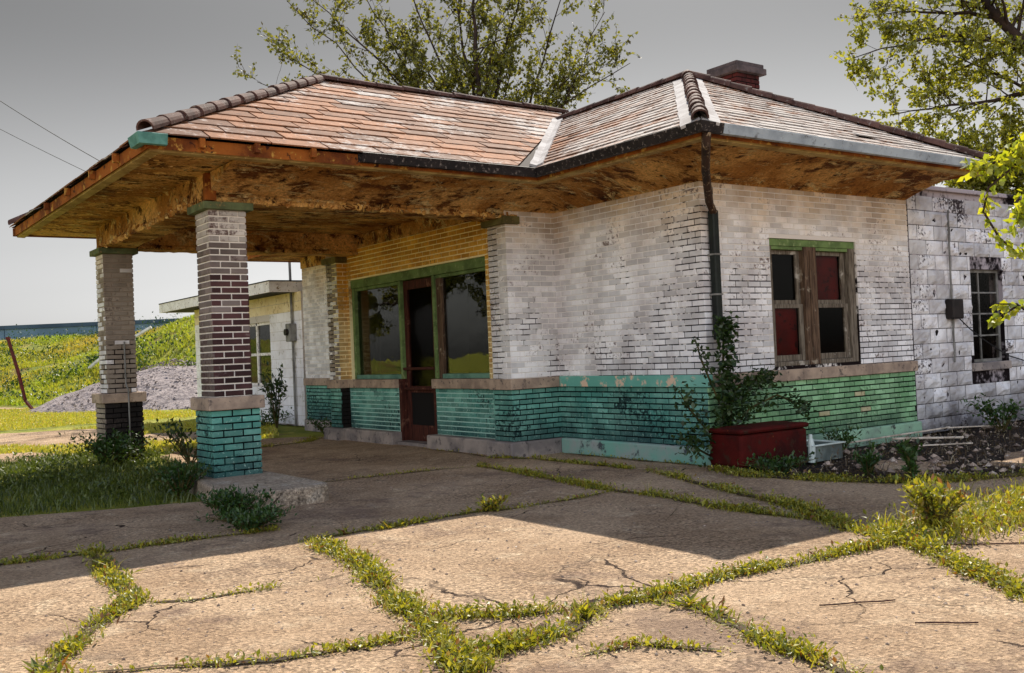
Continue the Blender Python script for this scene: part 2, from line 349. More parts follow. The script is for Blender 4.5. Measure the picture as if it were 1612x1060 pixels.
# ------------------------------------------------------------------ geometry helpers
Z = V((0, 0, 1))
def brick_run(mb, O, u, n, W, z0, z1, holes=(), mi=0, seed=1, course=0.0703, length=0.214, joint=0.015, dep=0.011, ext0=True, ext1=True, shift=0):
    """individual bricks with soft edges on a vertical plane; mi is an index or a function (s, z, rng) -> index"""
    rng = random.Random(seed); O = V(O); u = V(u); n = V(n)
    nk = max(1, round((z1 - z0) / course)); ch = (z1 - z0) / nk
    for k in range(nk):
        a0 = z0 + k * ch + joint * 0.5; a1 = z0 + (k + 1) * ch - joint * 0.5
        s = -length * (0.5 if (k + shift) % 2 else 0.0)
        spans = []
        while s < W - 1e-4:
            e = s + length + rng.uniform(-0.004, 0.004)
            lo, hi = max(s, 0), min(e, W)
            if hi - lo > 0.02: spans.append((lo, hi))
            s = e
        for lo, hi in spans:
            segs = [(lo, hi)]
            for (h0, h1, hz0, hz1) in holes:
                if a1 > hz0 + 0.01 and a0 < hz1 - 0.01:
                    ns = []
                    for (x, y) in segs:
                        if y <= h0 or x >= h1: ns.append((x, y)); continue
                        if x < h0: ns.append((x, h0))
                        if y > h1: ns.append((h1, y))
                    segs = ns
            for (x, y) in segs:
                if y - x < 0.02: continue
                g0 = 0.0 if x <= 1e-6 else joint / 2
                g1 = 0.0 if y >= W - 1e-6 else joint / 2
                d = dep + rng.uniform(-0.25, 0.25) * dep
                sa, sb = x + g0, y - g1
                if g0 == 0 and ext0: sa -= d - 0.0015
                if g1 == 0 and ext1: sb += d - 0.0015
                m = mi(0.5 * (x + y), 0.5 * (a0 + a1), rng) if callable(mi) else mi
                c = 0.0035; j = lambda: rng.uniform(-0.0015, 0.0015)
                base = [(sa, a0), (sb, a0), (sb, a1), (sa, a1)]
                top = [(sa + c + j(), a0 + c + j()), (sb - c + j(), a0 + c + j()), (sb - c + j(), a1 - c + j()), (sa + c + j(), a1 - c + j())]
                P = [O + u * p + Z * q - n * 0.004 for p, q in base] + [O + u * p + Z * q + n * (d * 0.55) for p, q in base] + [O + u * p + Z * q + n * d for p, q in top]
                fs = [(0, 1, 5, 4), (1, 2, 6, 5), (2, 3, 7, 6), (3, 0, 4, 7), (4, 5, 9, 8), (5, 6, 10, 9), (6, 7, 11, 10), (7, 4, 8, 11), (8, 9, 10, 11)]
                if u.cross(Z).dot(n) < 0: fs = [f[::-1] for f in fs]
                mb.idx(P, fs, m, rng.random())

def panel(mb, O, u, n, W, z0, z1, th, holes=(), mi=0):
    """solid wall body with rectangular openings, front face on the plane"""
    ss = sorted({0, W, *[h[0] for h in holes], *[h[1] for h in holes]}); zs = sorted({z0, z1, *[h[2] for h in holes], *[h[3] for h in holes]})
    ss = [s for s in ss if 0 <= s <= W]; zs = [z for z in zs if z0 <= z <= z1]
    O = V(O); u = V(u); n = V(n)
    for i in range(len(ss) - 1):
        for k in range(len(zs) - 1):
            sm, zm = 0.5 * (ss[i] + ss[i + 1]), 0.5 * (zs[k] + zs[k + 1])
            if any(h[0] < sm < h[1] and h[2] < zm < h[3] for h in holes): continue
            a = O + u * ss[i] + Z * zs[k]; b = O + u * ss[i + 1] + Z * zs[k + 1] - n * th
            mb.box(a, b, mi)

def clip(poly, a, b):
    """2D half plane clip: keep left of a->b"""
    out = []; n = len(poly)
    side = lambda p: (b[0] - a[0]) * (p[1] - a[1]) - (b[1] - a[1]) * (p[0] - a[0])
    for i in range(n):
        p, q = poly[i], poly[(i + 1) % n]; sp, sq = side(p), side(q)
        if sp >= 0: out.append(p)
        if (sp > 0 > sq) or (sp < 0 < sq):
            t = sp / (sp - sq); out.append((p[0] + (q[0] - p[0]) * t, p[1] + (q[1] - p[1]) * t))
    return out

def tile_slope(mb, poly, a, b, expo, width, seed, mi=0, over=0.04, cut=0.0):
    """overlapping flat tiles over a planar polygon whose lower edge runs a -> b (counter-clockwise seen from above)"""
    rng = random.Random(seed); a, b = V(a), V(b)
    s = (b - a).normalized(); nrm = (V(poly[1]) - V(poly[0])).cross(V(poly[2]) - V(poly[1])).normalized()
    if nrm.z < 0: nrm = -nrm
    t = nrm.cross(s).normalized()
    P = [((V(p) - a).dot(s), (V(p) - a).dot(t)) for p in poly]
    P = [(x, y - (over if y < 0.01 else 0)) for x, y in P]
    area = sum(P[i][0] * P[(i + 1) % len(P)][1] - P[(i + 1) % len(P)][0] * P[i][1] for i in range(len(P)))
    if area < 0: P = P[::-1]
    s0, s1 = min(p[0] for p in P), max(p[0] for p in P); t1 = max(p[1] for p in P)
    j = 0; tt = -over
    while tt < t1:
        off = (j % 3) * width / 3 + rng.uniform(-0.02, 0.02)
        x = s0 - width + off - width
        while x < s1:
            w = width
            if rng.random() < 0.004: x += w; continue
            g = rng.uniform(0.008, 0.016); ov = expo * 0.35
            dx, dt = rng.uniform(-0.006, 0.006), rng.uniform(-0.010, 0.010)
            r = [(x + g + dx, tt + dt), (x + w - g + dx, tt + dt + rng.uniform(-0.006, 0.006)), (x + w - g, tt + expo + ov), (x + g, tt + expo + ov)]
            for i in range(len(P)):
                r = clip(r, P[i], P[(i + 1) % len(P)])
                if len(r) < 3: break
            if len(r) >= 3:
                tl = rng.uniform(-0.004, 0.006); th = 0.014
                h = lambda q: 0.013 + (0.016 + tl) * (1 - (q[1] - tt) / (expo + ov))
                top = [a + s * p[0] + t * p[1] + nrm * h(p) for p in r]; bot = [q - nrm * th for q in top]; k = len(r)
                mb.idx(top + bot, [tuple(range(k))] + [(i + k, (i + 1) % k + k, (i + 1) % k, i) for i in range(k)], mi, rng.random())
            x += w
        tt += expo; j += 1

def sweep(mb, path, prof, mi=0, closed_prof=True, caps=True):
    """profile (outward offset, z) swept along a 2D path with mitred corners; outward is the right-hand side"""
    n = len(path); P = [V((p[0], p[1])) for p in path]; rows = []
    for i in range(n):
        ds = []
        if i > 0: ds.append((P[i] - P[i - 1]).normalized())
        if i < n - 1: ds.append((P[i + 1] - P[i]).normalized())
        ns = [V((d.y, -d.x)) for d in ds]
        m = ns[0] if len(ns) == 1 else (ns[0] + ns[1]).normalized()
        k = 1 / max(0.2, m.dot(ns[0]))
        rows.append([(P[i].x + m.x * o * k, P[i].y + m.y * o * k, z) for o, z in prof])
    q = len(prof); pts = [p for r in rows for p in r]; fs = []
    for i in range(n - 1):
        for j in range(q if closed_prof else q - 1):
            fs.append((i * q + j, (i + 1) * q + j, (i + 1) * q + (j + 1) % q, i * q + (j + 1) % q))
    if caps and closed_prof: fs += [tuple(range(q)), tuple(range((n - 1) * q + q - 1, (n - 1) * q - 1, -1))]
    mb.idx(pts, fs, mi)

def ridge_caps(mb, p0, p1, L=0.30, r=0.10, seed=0):
    rng = random.Random(seed); p0, p1 = V(p0), V(p1); d = (p1 - p0); T = d.length; d.normalize()
    side = d.cross(Z).normalized(); up = side.cross(d).normalized(); n = int(T / L)
    for i in range(n):
        a = p0 + d * (i * T / n - 0.01); b = p0 + d * ((i + 1) * T / n + 0.035)
        ra, rb = r * 1.16, r * 0.92; off = side * rng.uniform(-0.008, 0.008) + up * rng.uniform(-0.006, 0.006)
        ring = []
        for (c, rr) in ((a, ra), (b, rb), (a, ra - 0.018), (b, rb - 0.018)):
            ring.append([c + off + side * math.cos(t) * rr + up * (math.sin(t) * rr - 0.015) for t in [math.pi * k / 9 - 0.12 + 0.026 * k for k in range(10)]])
        m = 10; pts = [p for R_ in ring for p in R_]; fs = []
        for k in range(m - 1):
            fs += [(k, k + 1, m + k + 1, m + k), (2 * m + k + 1, 2 * m + k, 3 * m + k, 3 * m + k + 1), (k + 1, k, 2 * m + k, 2 * m + k + 1), (m + k, m + k + 1, 3 * m + k + 1, 3 * m + k)]
        mb.idx(pts, fs, 0, rng.random())

def leaf_quad(mb, p, d, up, L, W, rnd, mi=0):
    d = d.normalized(); s = d.cross(up)
    if s.length < 1e-3: s = d.cross(V((1, 0.3, 0)))
    s.normalize(); nn = s.cross(d)
    n = len(mb.v)
    mb.v += [tuple(p), tuple(p + d * L * 0.45 + s * W * 0.5 + nn * L * 0.06), tuple(p + d * L - nn * L * 0.05), tuple(p + d * L * 0.45 - s * W * 0.5 + nn * L * 0.06)]
    mb.f.append((n, n + 1, n + 2, n + 3)); mb.m.append(mi); mb.r.append(rnd)

def rdir(rng, zb=0.0):
    v = V((rng.gauss(0, 1), rng.gauss(0, 1), rng.gauss(0, 1) + zb))
    return v.normalized() if v.length > 1e-6 else V((0, 0, 1))

def blade(mb, p, h, w, lean, rng, mi=0):
    a = rng.uniform(0, 2 * math.pi); s = V((math.cos(a), math.sin(a), 0)); l = V((rng.gauss(0, lean), rng.gauss(0, lean), 0)) * h
    n = len(mb.v); m = p + Z * h * 0.55 + l * 0.35; t = p + Z * h * (1 - 0.25 * l.length / max(h, 1e-3)) + l
    mb.v += [tuple(p - s * w / 2), tuple(p + s * w / 2), tuple(m + s * w * 0.4), tuple(m - s * w * 0.4), tuple(t)]
    r = rng.random()
    for f in ((0, 1, 2, 3), (3, 2, 4)):
        mb.f.append(tuple(i + n for i in f)); mb.m.append(mi); mb.r.append(r)

def weed(mb, p, h, spread, n, size, rng, mi=0):
    """a low leafy plant: leaves on a few short arching stems"""
    for _ in range(n):
        t = rng.random(); o = V((rng.gauss(0, 1), rng.gauss(0, 1), 0)) * spread * (0.35 + 0.65 * t)
        q = p + o + Z * (h * t * rng.uniform(0.5, 1.0))
        d = (V((o.x, o.y, 0)).normalized() if o.length > 1e-5 else V((1, 0, 0))) + rdir(rng) * 0.7 + Z * rng.uniform(-0.1, 0.9)
        leaf_quad(mb, q, d, Z + rdir(rng) * 0.5, size * rng.uniform(0.6, 1.35), size * rng.uniform(0.35, 0.65), rng.random(), mi)

def inside(p, poly):
    x, y = p; c = False; n = len(poly)
    for i in range(n):
        x1, y1 = poly[i]; x2, y2 = poly[(i + 1) % n]
        if (y1 > y) != (y2 > y) and x < (x2 - x1) * (y - y1) / (y2 - y1) + x1: c = not c
    return c
def nz(x, y, s=1.0): return mnoise.noise(V((x * s, y * s, 0.37)))

exec_parts = []
# ================================================================== the filling station
st = thing('station_building', 'abandoned white and teal brick filling station with hipped tile roof and drive-under canopy', 'building')
ZB0, ZT0, ZT1, ZW0, ZW1, ZS = 0.198, 0.875, 0.942, 1.013, 3.20, 3.42

def wall(name, O, u, n, W, low, lowm, high, highm, holes=(), seed=1, p0=0.0, p1=None, ext=(True, True), th=0.2, dep=0.011, top=ZS, label=None, shift=0, shade_sheet=True):
    mb = MB(); O = V(O); u = V(u); n = V(n); p1 = W if p1 is None else p1
    hh = [(h[0] - p0, h[1] - p0, h[2], h[3]) for h in holes]
    panel(mb, O + u * p0, u, n, p1 - p0, 0.0, ZT1, th, hh, 0)
    panel(mb, O + u * p0, u, n, p1 - p0, ZT1, top, th, hh, 1)
    mats = [lowm, highm]
    def matidx(ms):
        return ms
    lo_m = low if isinstance(low, list) else [low]; hi_m = high if isinstance(high, list) else [high]
    mats = [lowm, highm] + [m for m in lo_m if not callable(m)] + [m for m in hi_m if not callable(m)]
    fl = next((f for f in lo_m if callable(f)), None); fh = next((f for f in hi_m if callable(f)), None)
    nl = len([m for m in lo_m if not callable(m)])
    brick_run(mb, O, u, n, W, ZB0, ZT0, holes, (lambda s, z, r: 2 + fl(s, z, r)) if fl else 2, seed, dep=dep, ext0=ext[0], ext1=ext[1], shift=shift)
    brick_run(mb, O, u, n, W, ZW0, ZW1, holes, (lambda s, z, r: 2 + nl + fh(s, z, r)) if fh else 2 + nl, seed + 1, joint=0.016 if M['yellow_glow_brick'] in hi_m else 0.012, dep=0.007, ext0=ext[0], ext1=ext[1], shift=shift)
    o = mb.build(name, mats, st)
    if label: o['label'] = label
    if shade_sheet:
        lb = MB(); panel(lb, O + u * p0 - n * (th + 0.002), u, n, p1 - p0, 0.03, ZS - 0.03, 0.02, hh, 0)
        lb.build('shade_lining', M['shade_black'], o)
    return o

odd = lambda p: (lambda s, z, r: 1 if r.random() < p else 0)
# front corner wall, window wall, return, canopy wall, far part of the front
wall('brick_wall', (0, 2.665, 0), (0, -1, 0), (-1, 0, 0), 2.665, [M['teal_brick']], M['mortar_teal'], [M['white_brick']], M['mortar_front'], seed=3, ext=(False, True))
WIN = (1.15, 2.83, 1.05, 2.59)
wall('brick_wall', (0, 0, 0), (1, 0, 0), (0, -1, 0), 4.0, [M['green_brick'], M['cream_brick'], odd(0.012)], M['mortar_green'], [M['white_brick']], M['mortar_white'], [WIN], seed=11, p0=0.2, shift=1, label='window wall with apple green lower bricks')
wall('brick_wall', (-0.79, 2.665, 0), (1, 0, 0), (0, -1, 0), 0.79, [M['teal_brick']], M['mortar_teal'], [M['white_brick']], M['mortar_clean'], seed=21, ext=(True, False), shade_sheet=False)
wall('brick_wall', (-0.79, 3.07, 0), (0, -1, 0), (-1, 0, 0), 0.405, [M['teal_brick']], M['mortar_teal'], [M['white_brick']], M['mortar_clean'], seed=31, p1=0.205, th=0.17, shift=1, shade_sheet=False)
wall('brick_wall', (-0.62, 3.07, 0), (-1, 0, 0), (0, 1, 0), 0.17, [M['teal_brick']], M['mortar_teal'], [M['yellow_glow_brick']], M['mortar_yellow_glow'], seed=35, ext=(False, True), th=0.2, shade_sheet=False)
DY = lambda y: 7.63 - y
OPEN = (DY(7.54), DY(3.41), 0.944, 2.69); DOOR = (DY(5.945), DY(4.828), 0.0, 2.69)
wall('brick_wall', (-0.62, 7.63, 0), (0, -1, 0), (-1, 0, 0), 4.56, [M['teal_brick']], M['mortar_tealight'], [M['yellow_glow_brick']], M['mortar_yellow_glow'], [OPEN, DOOR], seed=41, ext=(False, False), label='canopy wall with a yellow bounce glow painted on the bricks above the shop windows')
wall('brick_wall', (-0.79, 7.63, 0), (1, 0, 0), (0, -1, 0), 0.17, [M['black_brick']], M['mortar_black'], [M['yellow_glow_brick']], M['mortar_yellow_glow'], seed=51, ext=(True, False), p1=0.17, th=0.2, shade_sheet=False)
wall('brick_wall', (-0.79, 8.03, 0), (0, -1, 0), (-1, 0, 0), 0.40, [M['teal_brick']], M['mortar_teal'], [M['tan_brick'], M['white_brick'], odd(0.5)], M['mortar_lime'], seed=61, p1=0.2, th=0.17, shift=1, shade_sheet=False)
wall('brick_wall', (0, 8.03, 0), (-1, 0, 0), (0, 1, 0), 0.79, [M['teal_brick']], M['mortar_teal'], [M['white_brick']], M['mortar_white'], seed=65, ext=(False, True), th=0.2, shade_sheet=False)
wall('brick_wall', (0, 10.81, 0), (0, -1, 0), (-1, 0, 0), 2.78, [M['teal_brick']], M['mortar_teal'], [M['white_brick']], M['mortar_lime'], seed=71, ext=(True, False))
wall('brick_wall', (4.0, 10.81, 0), (-1, 0, 0), (0, 1, 0), 4.0, [M['teal_brick']], M['mortar_teal'], [M['white_brick']], M['mortar_white'], seed=75, p1=3.8)
wall('brick_wall', (4.0, 0.2, 0), (0, 1, 0), (1, 0, 0), 10.4, [M['white_brick']], M['mortar_white'], [M['white_brick']], M['mortar_white'], seed=79, ext=(False, False))

# stone band (sill course), concrete base, stucco frieze under the soffit
def trim(name, mats, boxes, bevel=0.008, label=None, parent=None):
    mb = MB()
    for lo, hi, *m in boxes: mb.box(lo, hi, m[0] if m else 0)
    o = mb.build(name, mats, parent or st, bevel=bevel)
    if label: o['label'] = label
    return o
trim('stone_band', [M['sill_teal']], [((-0.052, -0.052, ZT0), (0.03, 2.612, ZW0))], label='teal painted stretch of the stone band with bare patches')
trim('stone_band', [M['sill']], [((0.032, -0.050, ZT0 - 0.002), (1.62, 0.03, ZW0 - 0.002)), ((1.624, -0.051, ZT0 - 0.001), (3.0, 0.03, ZW0)), ((3.004, -0.050, ZT0), (4.035, 0.03, ZW0 - 0.002))])
trim('stone_band', [M['sill']], [((-0.60, 2.614, ZT0), (-0.0, 2.70, ZW0 - 0.001)), ((-0.842, 2.612, ZT0 - 0.001), (-0.604, 3.12, ZW0))])
trim('stone_band', [M['sill']], [((-0.70, 3.124, ZT0), (-0.50, 4.826, ZW0))])
trim('stone_band', [M['sill']], [((-0.70, 5.946, ZT0), (-0.50, 7.58, ZW0 - 0.001)), ((-0.842, 7.584, ZT0 - 0.002), (-0.60, 8.08, ZW0 + 0.001)), ((-0.05, 8.09, ZT0), (0.03, 10.85, ZW0))])
trim('concrete_base', [M['base_teal']], [((-0.075, -0.075, -0.1), (0.03, 2.60, ZB0))], 0.02, 'teal painted concrete base')
trim('concrete_base', [M['base_green']], [((0.033, -0.073, -0.1), (4.03, 0.03, ZB0 - 0.002))], 0.02)
trim('concrete_base', [M['base']], [((-0.62, 2.603, -0.1), (0.0, 2.70, ZB0 - 0.001)), ((-0.90, 2.58, -0.1), (-0.623, 3.16, ZB0 + 0.004)), ((-0.80, 3.164, -0.1), (-0.50, 4.86, ZB0)),
     ((-0.80, 5.91, -0.1), (-0.50, 7.55, ZB0 - 0.004)), ((-0.92, 7.554, -0.1), (-0.56, 8.12, ZB0)), ((-0.06, 8.13, -0.1), (0.03, 10.86, ZB0)), ((-0.72, 4.865, -0.1), (-0.46, 5.905, 0.05))], 0.02)
def frieze(boxes): return trim('stucco_frieze', [M['stucco']], boxes, 0.015)
frieze([((-0.03, -0.03, ZW1 - 0.01), (0.02, 2.63, ZS - 0.001)), ((0.022, -0.028, ZW1 - 0.012), (3.97, 0.02, ZS - 0.001)), ((-0.78, 2.636, ZW1 - 0.008), (-0.002, 2.68, ZS - 0.001)),
        ((-0.645, 3.08, ZW1), (-0.60, 7.62, ZS - 0.001)), ((-0.03, 8.05, ZW1), (0.02, 10.83, ZS - 0.001))])

# soffit, beams
SOF = MB()
SOF.prism([(-0.99, -0.99), (4.21, -0.99), (4.21, 11.46), (-0.99, 11.46)], ZS, ZS + 0.012)
SOF.prism([(-5.56, 1.67), (-0.994, 1.67), (-0.994, 8.55), (-5.56, 8.55)], ZS + 0.001, ZS + 0.012)
SOF.build('soffit', M['stucco'], st)
cv = MB()
def cove(mb, path, o0, z0, o1, z1, seed):
    # curved plaster cove between wall head and eave, with an uneven trowelled skin
    pts = []
    for i in range(len(path) - 1):
        a, b = V((*path[i], 0)), V((*path[i + 1], 0)); n = max(2, int((b - a).length / .1)); pts += [a.lerp(b, k / n) for k in range(n)]
    pts.append(V((*path[-1], 0))); N = 8; rows = []
    for i, p in enumerate(pts):
        ds = []
        if i > 0: ds.append((pts[i] - pts[i - 1]).normalized())
        if i < len(pts) - 1: ds.append((pts[i + 1] - pts[i]).normalized())
        ns = [V((d.y, -d.x, 0)) for d in ds]; m = ns[0] if len(ns) == 1 else (ns[0] + ns[1]).normalized(); k = 1 / max(.3, m.dot(ns[0]))
        for j in range(N + 1):
            t = j / N; o = o0 + (o1 - o0) * t; z = z0 + (z1 - z0) * math.sin(t * math.pi / 2)
            q = p + m * o * k; e = .010 * mnoise.noise(V((q.x * 4, q.y * 4, z * 9 + seed))) + .007 * mnoise.noise(V((q.x * 15, q.y * 15, seed)))
            rows.append((q.x, q.y, z + e * (0 < j < N)))
    mb.idx(rows, [(i * (N + 1) + j, (i + 1) * (N + 1) + j, (i + 1) * (N + 1) + j + 1, i * (N + 1) + j + 1) for i in range(len(pts) - 1) for j in range(N)])
cove(cv, [(-4.66, 2.665), (0, 2.665), (0, 0), (3.99, 0)], .012, 3.195, .955, 3.408, 1)
cv.face([(-4.66, 2.665 - .955 * t, 3.195 + .213 * math.sin(t * math.pi / 2)) for t in [k / 8 for k in range(9)]] + [(-4.66, 2.66, 3.41)])
cv.build('eave_cove', M['stucco'], st)
rg = random.Random(5)
def rough_beam(lo, hi, seed):
    """a stucco beam with a worn, uneven skin"""
    mb = MB(); rr = random.Random(seed); ax = 0 if hi[0] - lo[0] > hi[1] - lo[1] else 1
    n = int((hi[ax] - lo[ax]) / 0.07); ring = []
    for i in range(n + 1):
        t = lo[ax] + (hi[ax] - lo[ax]) * i / n; o = 1 - ax
        j = lambda k: 0.012 * mnoise.noise(V((t * 3.1, k * 7.3, seed))) + 0.006 * rr.uniform(-1, 1)
        a, b, z0, z1 = lo[o], hi[o], lo[2], hi[2]
        lip = 0.018
        prof = [(a + j(1), z1), (a + j(2), z0 + (z1 - z0) * .55), (a + j(3), z0 + .07), (a - lip + j(4), z0 + .045), (a - lip + j(5), z0 + j(6)), (b + lip + j(7), z0 + j(8)), (b + lip + j(9), z0 + .045), (b + j(10), z0 + .07), (b + j(11), z0 + (z1 - z0) * .55), (b + j(12), z1)]
        ring.append([(t, p, z) if ax == 0 else (p, t, z) for p, z in prof])
    q = 10; pts = [p for r in ring for p in r]
    fs = [(i * q + k, i * q + k + 1, (i + 1) * q + k + 1, (i + 1) * q + k) for i in range(n) for k in range(q - 1)]
    fs += [tuple(range(q)), tuple(range(n * q + q - 1, n * q - 1, -1))]
    mb.idx(pts, fs); return mb.build('canopy_beam', M['stucco'], st)
Y1, Y2, XD = 2.867, 7.354, -4.473
rough_beam((XD - 0.19, Y1 - 0.19, 3.10), (-0.60, Y1 + 0.19, ZS + 0.004), 1)
rough_beam((XD - 0.205, Y1 + 0.195, 3.105), (XD + 0.19, Y2 - 0.195, ZS + 0.006), 2)
rough_beam((XD - 0.19, Y2 - 0.19, 3.10), (-0.60, Y2 + 0.19, ZS + 0.004), 3)
fk = MB()
for _ in range(420):
    k = rg.random()
    if k < 0.40: p = V((rg.uniform(-4.3, -0.7), Y1 - 0.205 + rg.uniform(-.012, .012), 3.10 + abs(rg.gauss(0, .035))))
    elif k < 0.72: p = V((XD - 0.215 + rg.uniform(-.012, .012), rg.uniform(Y1, Y2), 3.10 + abs(rg.gauss(0, .04))))
    else: p = V((rg.uniform(-5.4, -4.8), rg.uniform(2.0, 8.0), ZS - 0.004))
    s = rg.uniform(.012, .05); a = rdir(rg); b = a.cross(rdir(rg)).normalized()
    if k >= 0.72: a = V((math.cos(s * 900), math.sin(s * 900), -0.12)); b = V((-a.y, a.x, -0.1))
    pts = [p + a * s * rg.uniform(.6, 1.2) * math.cos(t) + b * s * rg.uniform(.5, 1.1) * math.sin(t) for t in (0, 1.3, 2.5, 3.7, 5.0)]
    w = a.cross(b).normalized() * 0.004
    fk.idx(pts + [q + w for q in pts], [(0, 1, 2, 3, 4), (9, 8, 7, 6, 5)] + [(i, (i + 1) % 5, (i + 1) % 5 + 5, i + 5) for i in range(5)], 0)
fk.build('loose_plaster_flakes', rough_mat('plaster_flakes', [S(214, 170, 96), S(150, 96, 40), S(232, 206, 150)], 6, 40), st)['kind'] = 'stuff'

# columns of the canopy
def column(cx, cy, seed, shaft_fn, shaft_m, base_m, label):
    mb = MB(); hw = 0.199; bw = 0.256
    def sides(b, w, z0, z1, mi, sd):
        for i, (O, u, n) in enumerate((((cx - w, cy + w, 0), (0, -1, 0), (-1, 0, 0)), ((cx - w, cy - w, 0), (1, 0, 0), (0, -1, 0)), ((cx + w, cy - w, 0), (0, 1, 0), (1, 0, 0)), ((cx + w, cy + w, 0), (-1, 0, 0), (0, 1, 0)))):
            f = mi if not isinstance(mi, dict) else mi[i]
            brick_run(b, O, u, n, 2 * w, z0, z1, (), f, sd + i, dep=0.010, shift=i)
    mb.box((cx - hw, cy - hw, 1.0), (cx + hw, cy + hw, 3.02), 0)
    sides(mb, hw, ZW0, 3.02, shaft_fn, seed)
    col = mb.build('canopy_column', shaft_m, st); col['label'] = label
    pb = MB(); pb.box((cx - bw, cy - bw, 0.0), (cx + bw, cy + bw, ZT0), 0); sides(pb, bw, 0.15, ZT0, base_m[1], seed + 9)
    pb.build('pedestal', base_m[0], col)
    sb = MB(); sb.box((cx - .308, cy - .308, ZT0), (cx + .308, cy + .308, ZW0)); sb.build('pedestal_capstone', M['sill'], col, bevel=0.012)
    cb = MB(); cb.box((cx - .275, cy - .275, 3.018), (cx + .275, cy + .275, 3.10)); cb.build('column_cap', rough_mat('mossy_cap_paint', [S(104, 116, 82), S(76, 84, 58), S(140, 120, 80)], 4, 30), col, bevel=0.008)
    return col
def near_shaft(front):
    def f(s, z, r):
        z += r.uniform(-.08, .08)
        if z > 2.66: return 2
        if z > 2.30 or not front: return 3
        return 1 if r.random() < .93 else 3
    return f
grimy = painted_brick('grimy_grey_brick', S(142, 128, 122), S(104, 90, 86), S(74, 54, 54), wear=(0.52, 0.68), var=0.4)
column(XD, Y1, 101, {0: near_shaft(False), 1: near_shaft(True), 2: near_shaft(True), 3: near_shaft(True)}, [M['mortar_lime'], M['bare_brick'], painted_brick('flaking_white_brick', S(222, 214, 206), S(170, 158, 150), S(96, 76, 72), wear=(0.54, 0.66), var=0.4), grimy],
       ([M['mortar_teal'], M['teal_brick']], 1), 'near canopy column with worn dark bricks on a teal pedestal')
def far_shaft(s, z, r): return 1 if r.random() < 0.93 else 2
column(XD, Y2, 131, {0: lambda s, z, r: 2 if r.random() < .6 else 1, 1: far_shaft, 2: far_shaft, 3: far_shaft}, [mortar('mortar_far', S(150, 136, 122), S(30, 24, 24), 0.55, 0.66, 0.30, 1.8), M['tan_brick'], M['white_brick']],
       ([M['mortar_black'], M['black_brick'], M['tan_brick']], {0: 2, 1: 1, 2: 1, 3: 2}), 'far canopy column with tan bricks on a black pedestal')
pcm = rough_mat('olive_cap_paint', [S(112, 104, 62), S(84, 76, 44), S(130, 110, 70)], 4, 30)
for lo, hi in (((-0.86, 2.60, 3.02), (-0.60, 3.13, 3.12)), ((-0.85, 7.56, 3.0), (-0.60, 8.10, 3.10))):
    cb = MB(); cb.box(lo, hi); cb.build('pilaster_cap', pcm, st, bevel=0.006)
cb = MB(); cb.tube([(-4.42, 7.03, 0), (-4.42, 7.035, 1.05), (-4.43, 7.12, 1.14), (-4.43, 7.125, 1.75)], .011, 6); cb.build('conduit', M['metal_grey'], st)

# shop front under the canopy
sf = MB()
def bx(mb, y0, y1, z0, z1, x0, x1, mi=0): mb.box((x0, y0, z0), (x1, y1, z1), mi)
bx(sf, 3.412, 7.538, 2.55, 2.688, -0.585, -0.43)                       # header
bx(sf, 5.865, 5.928, 1.014, 2.548, -0.58, -0.44); bx(sf, 4.842, 4.905, 1.014, 2.548, -0.58, -0.44)
bx(sf, 7.46, 7.538, 1.015, 2.548, -0.57, -0.44); bx(sf, 3.412, 3.48, 1.015, 2.548, -0.57, -0.44)
bx(sf, 5.93, 7.458, 2.50, 2.548, -0.55, -0.45); bx(sf, 3.482, 4.84, 2.50, 2.548, -0.55, -0.45)
sfo = sf.build('shop_front_frame', M['frame_green'], st, bevel=0.006)
for y0 in (5.865, 4.842):
    jl = MB(); bx(jl, y0 - (.0 if y0 > 5 else .012), y0 + (.078 if y0 > 5 else .063), 0.05, 1.012, -0.622, -0.44); jl.build('door_post', M['wood_red'], sfo, bevel=0.005)
for y0, y1 in ((5.93, 7.458), (3.482, 4.70)):
    bs = MB(); bx(bs, y0, y1, 1.016, 1.085, -0.575, -0.45); bs.build('window_sill', M['frame_teal'], sfo, bevel=0.006)
jb = MB(); bx(jb, 4.70, 4.840, 1.016, 2.498, -0.545, -0.46); jb.build('jamb_board', M['wood_old'], sfo, bevel=0.004)
for y0, y1 in ((5.93, 7.458), (3.482, 4.70)):
    g = MB(); g.box((-0.505, y0 + .005, 1.087), (-0.499, y1 - .005, 2.498)); g.build('window_pane', M['glass'], sfo)
dr = MB()
for y0, y1, z0, z1 in ((4.908, 5.02, 0.055, 2.54), (5.75, 5.862, 0.055, 2.54), (5.022, 5.748, 2.40, 2.538), (5.022, 5.748, 0.055, 0.30), (5.022, 5.748, 0.80, 0.90)): bx(dr, y0, y1, z0, z1, -0.52, -0.475)
door = dr.build('shop_door', M['wood_red'], st, bevel=0.005); door['label'] = 'tall red-brown glazed shop door'
g = MB(); g.box((-0.500, 5.02, 0.90), (-0.494, 5.75, 2.40)); g.build('door_glass', M['glass_dim'], door)
g = MB(); g.box((-0.505, 5.021, 0.30), (-0.49, 5.749, 0.80)); g.build('shade_kick_panel', M['shade_black'], door)  # shade of the door recess is put into the black panel colour
for z in (1.17, 0.86):
    g = MB(); g.tube([(-0.57, 4.93, z), (-0.575, 5.385, z), (-0.57, 5.84, z)], 0.022, 8); g.box((-0.57, 4.925, z - .02), (-0.52, 4.955, z + .02)); g.box((-0.57, 5.815, z - .02), (-0.52, 5.845, z + .02)); g.build('push_rail', M['wood_red'], door, smooth=False)
for z in (2.15, 1.2):
    g = MB(); g.box((-0.53, 4.895, z - .05), (-0.518, 4.935, z + .05)); g.build('hinge', M['rust_dark'], door)

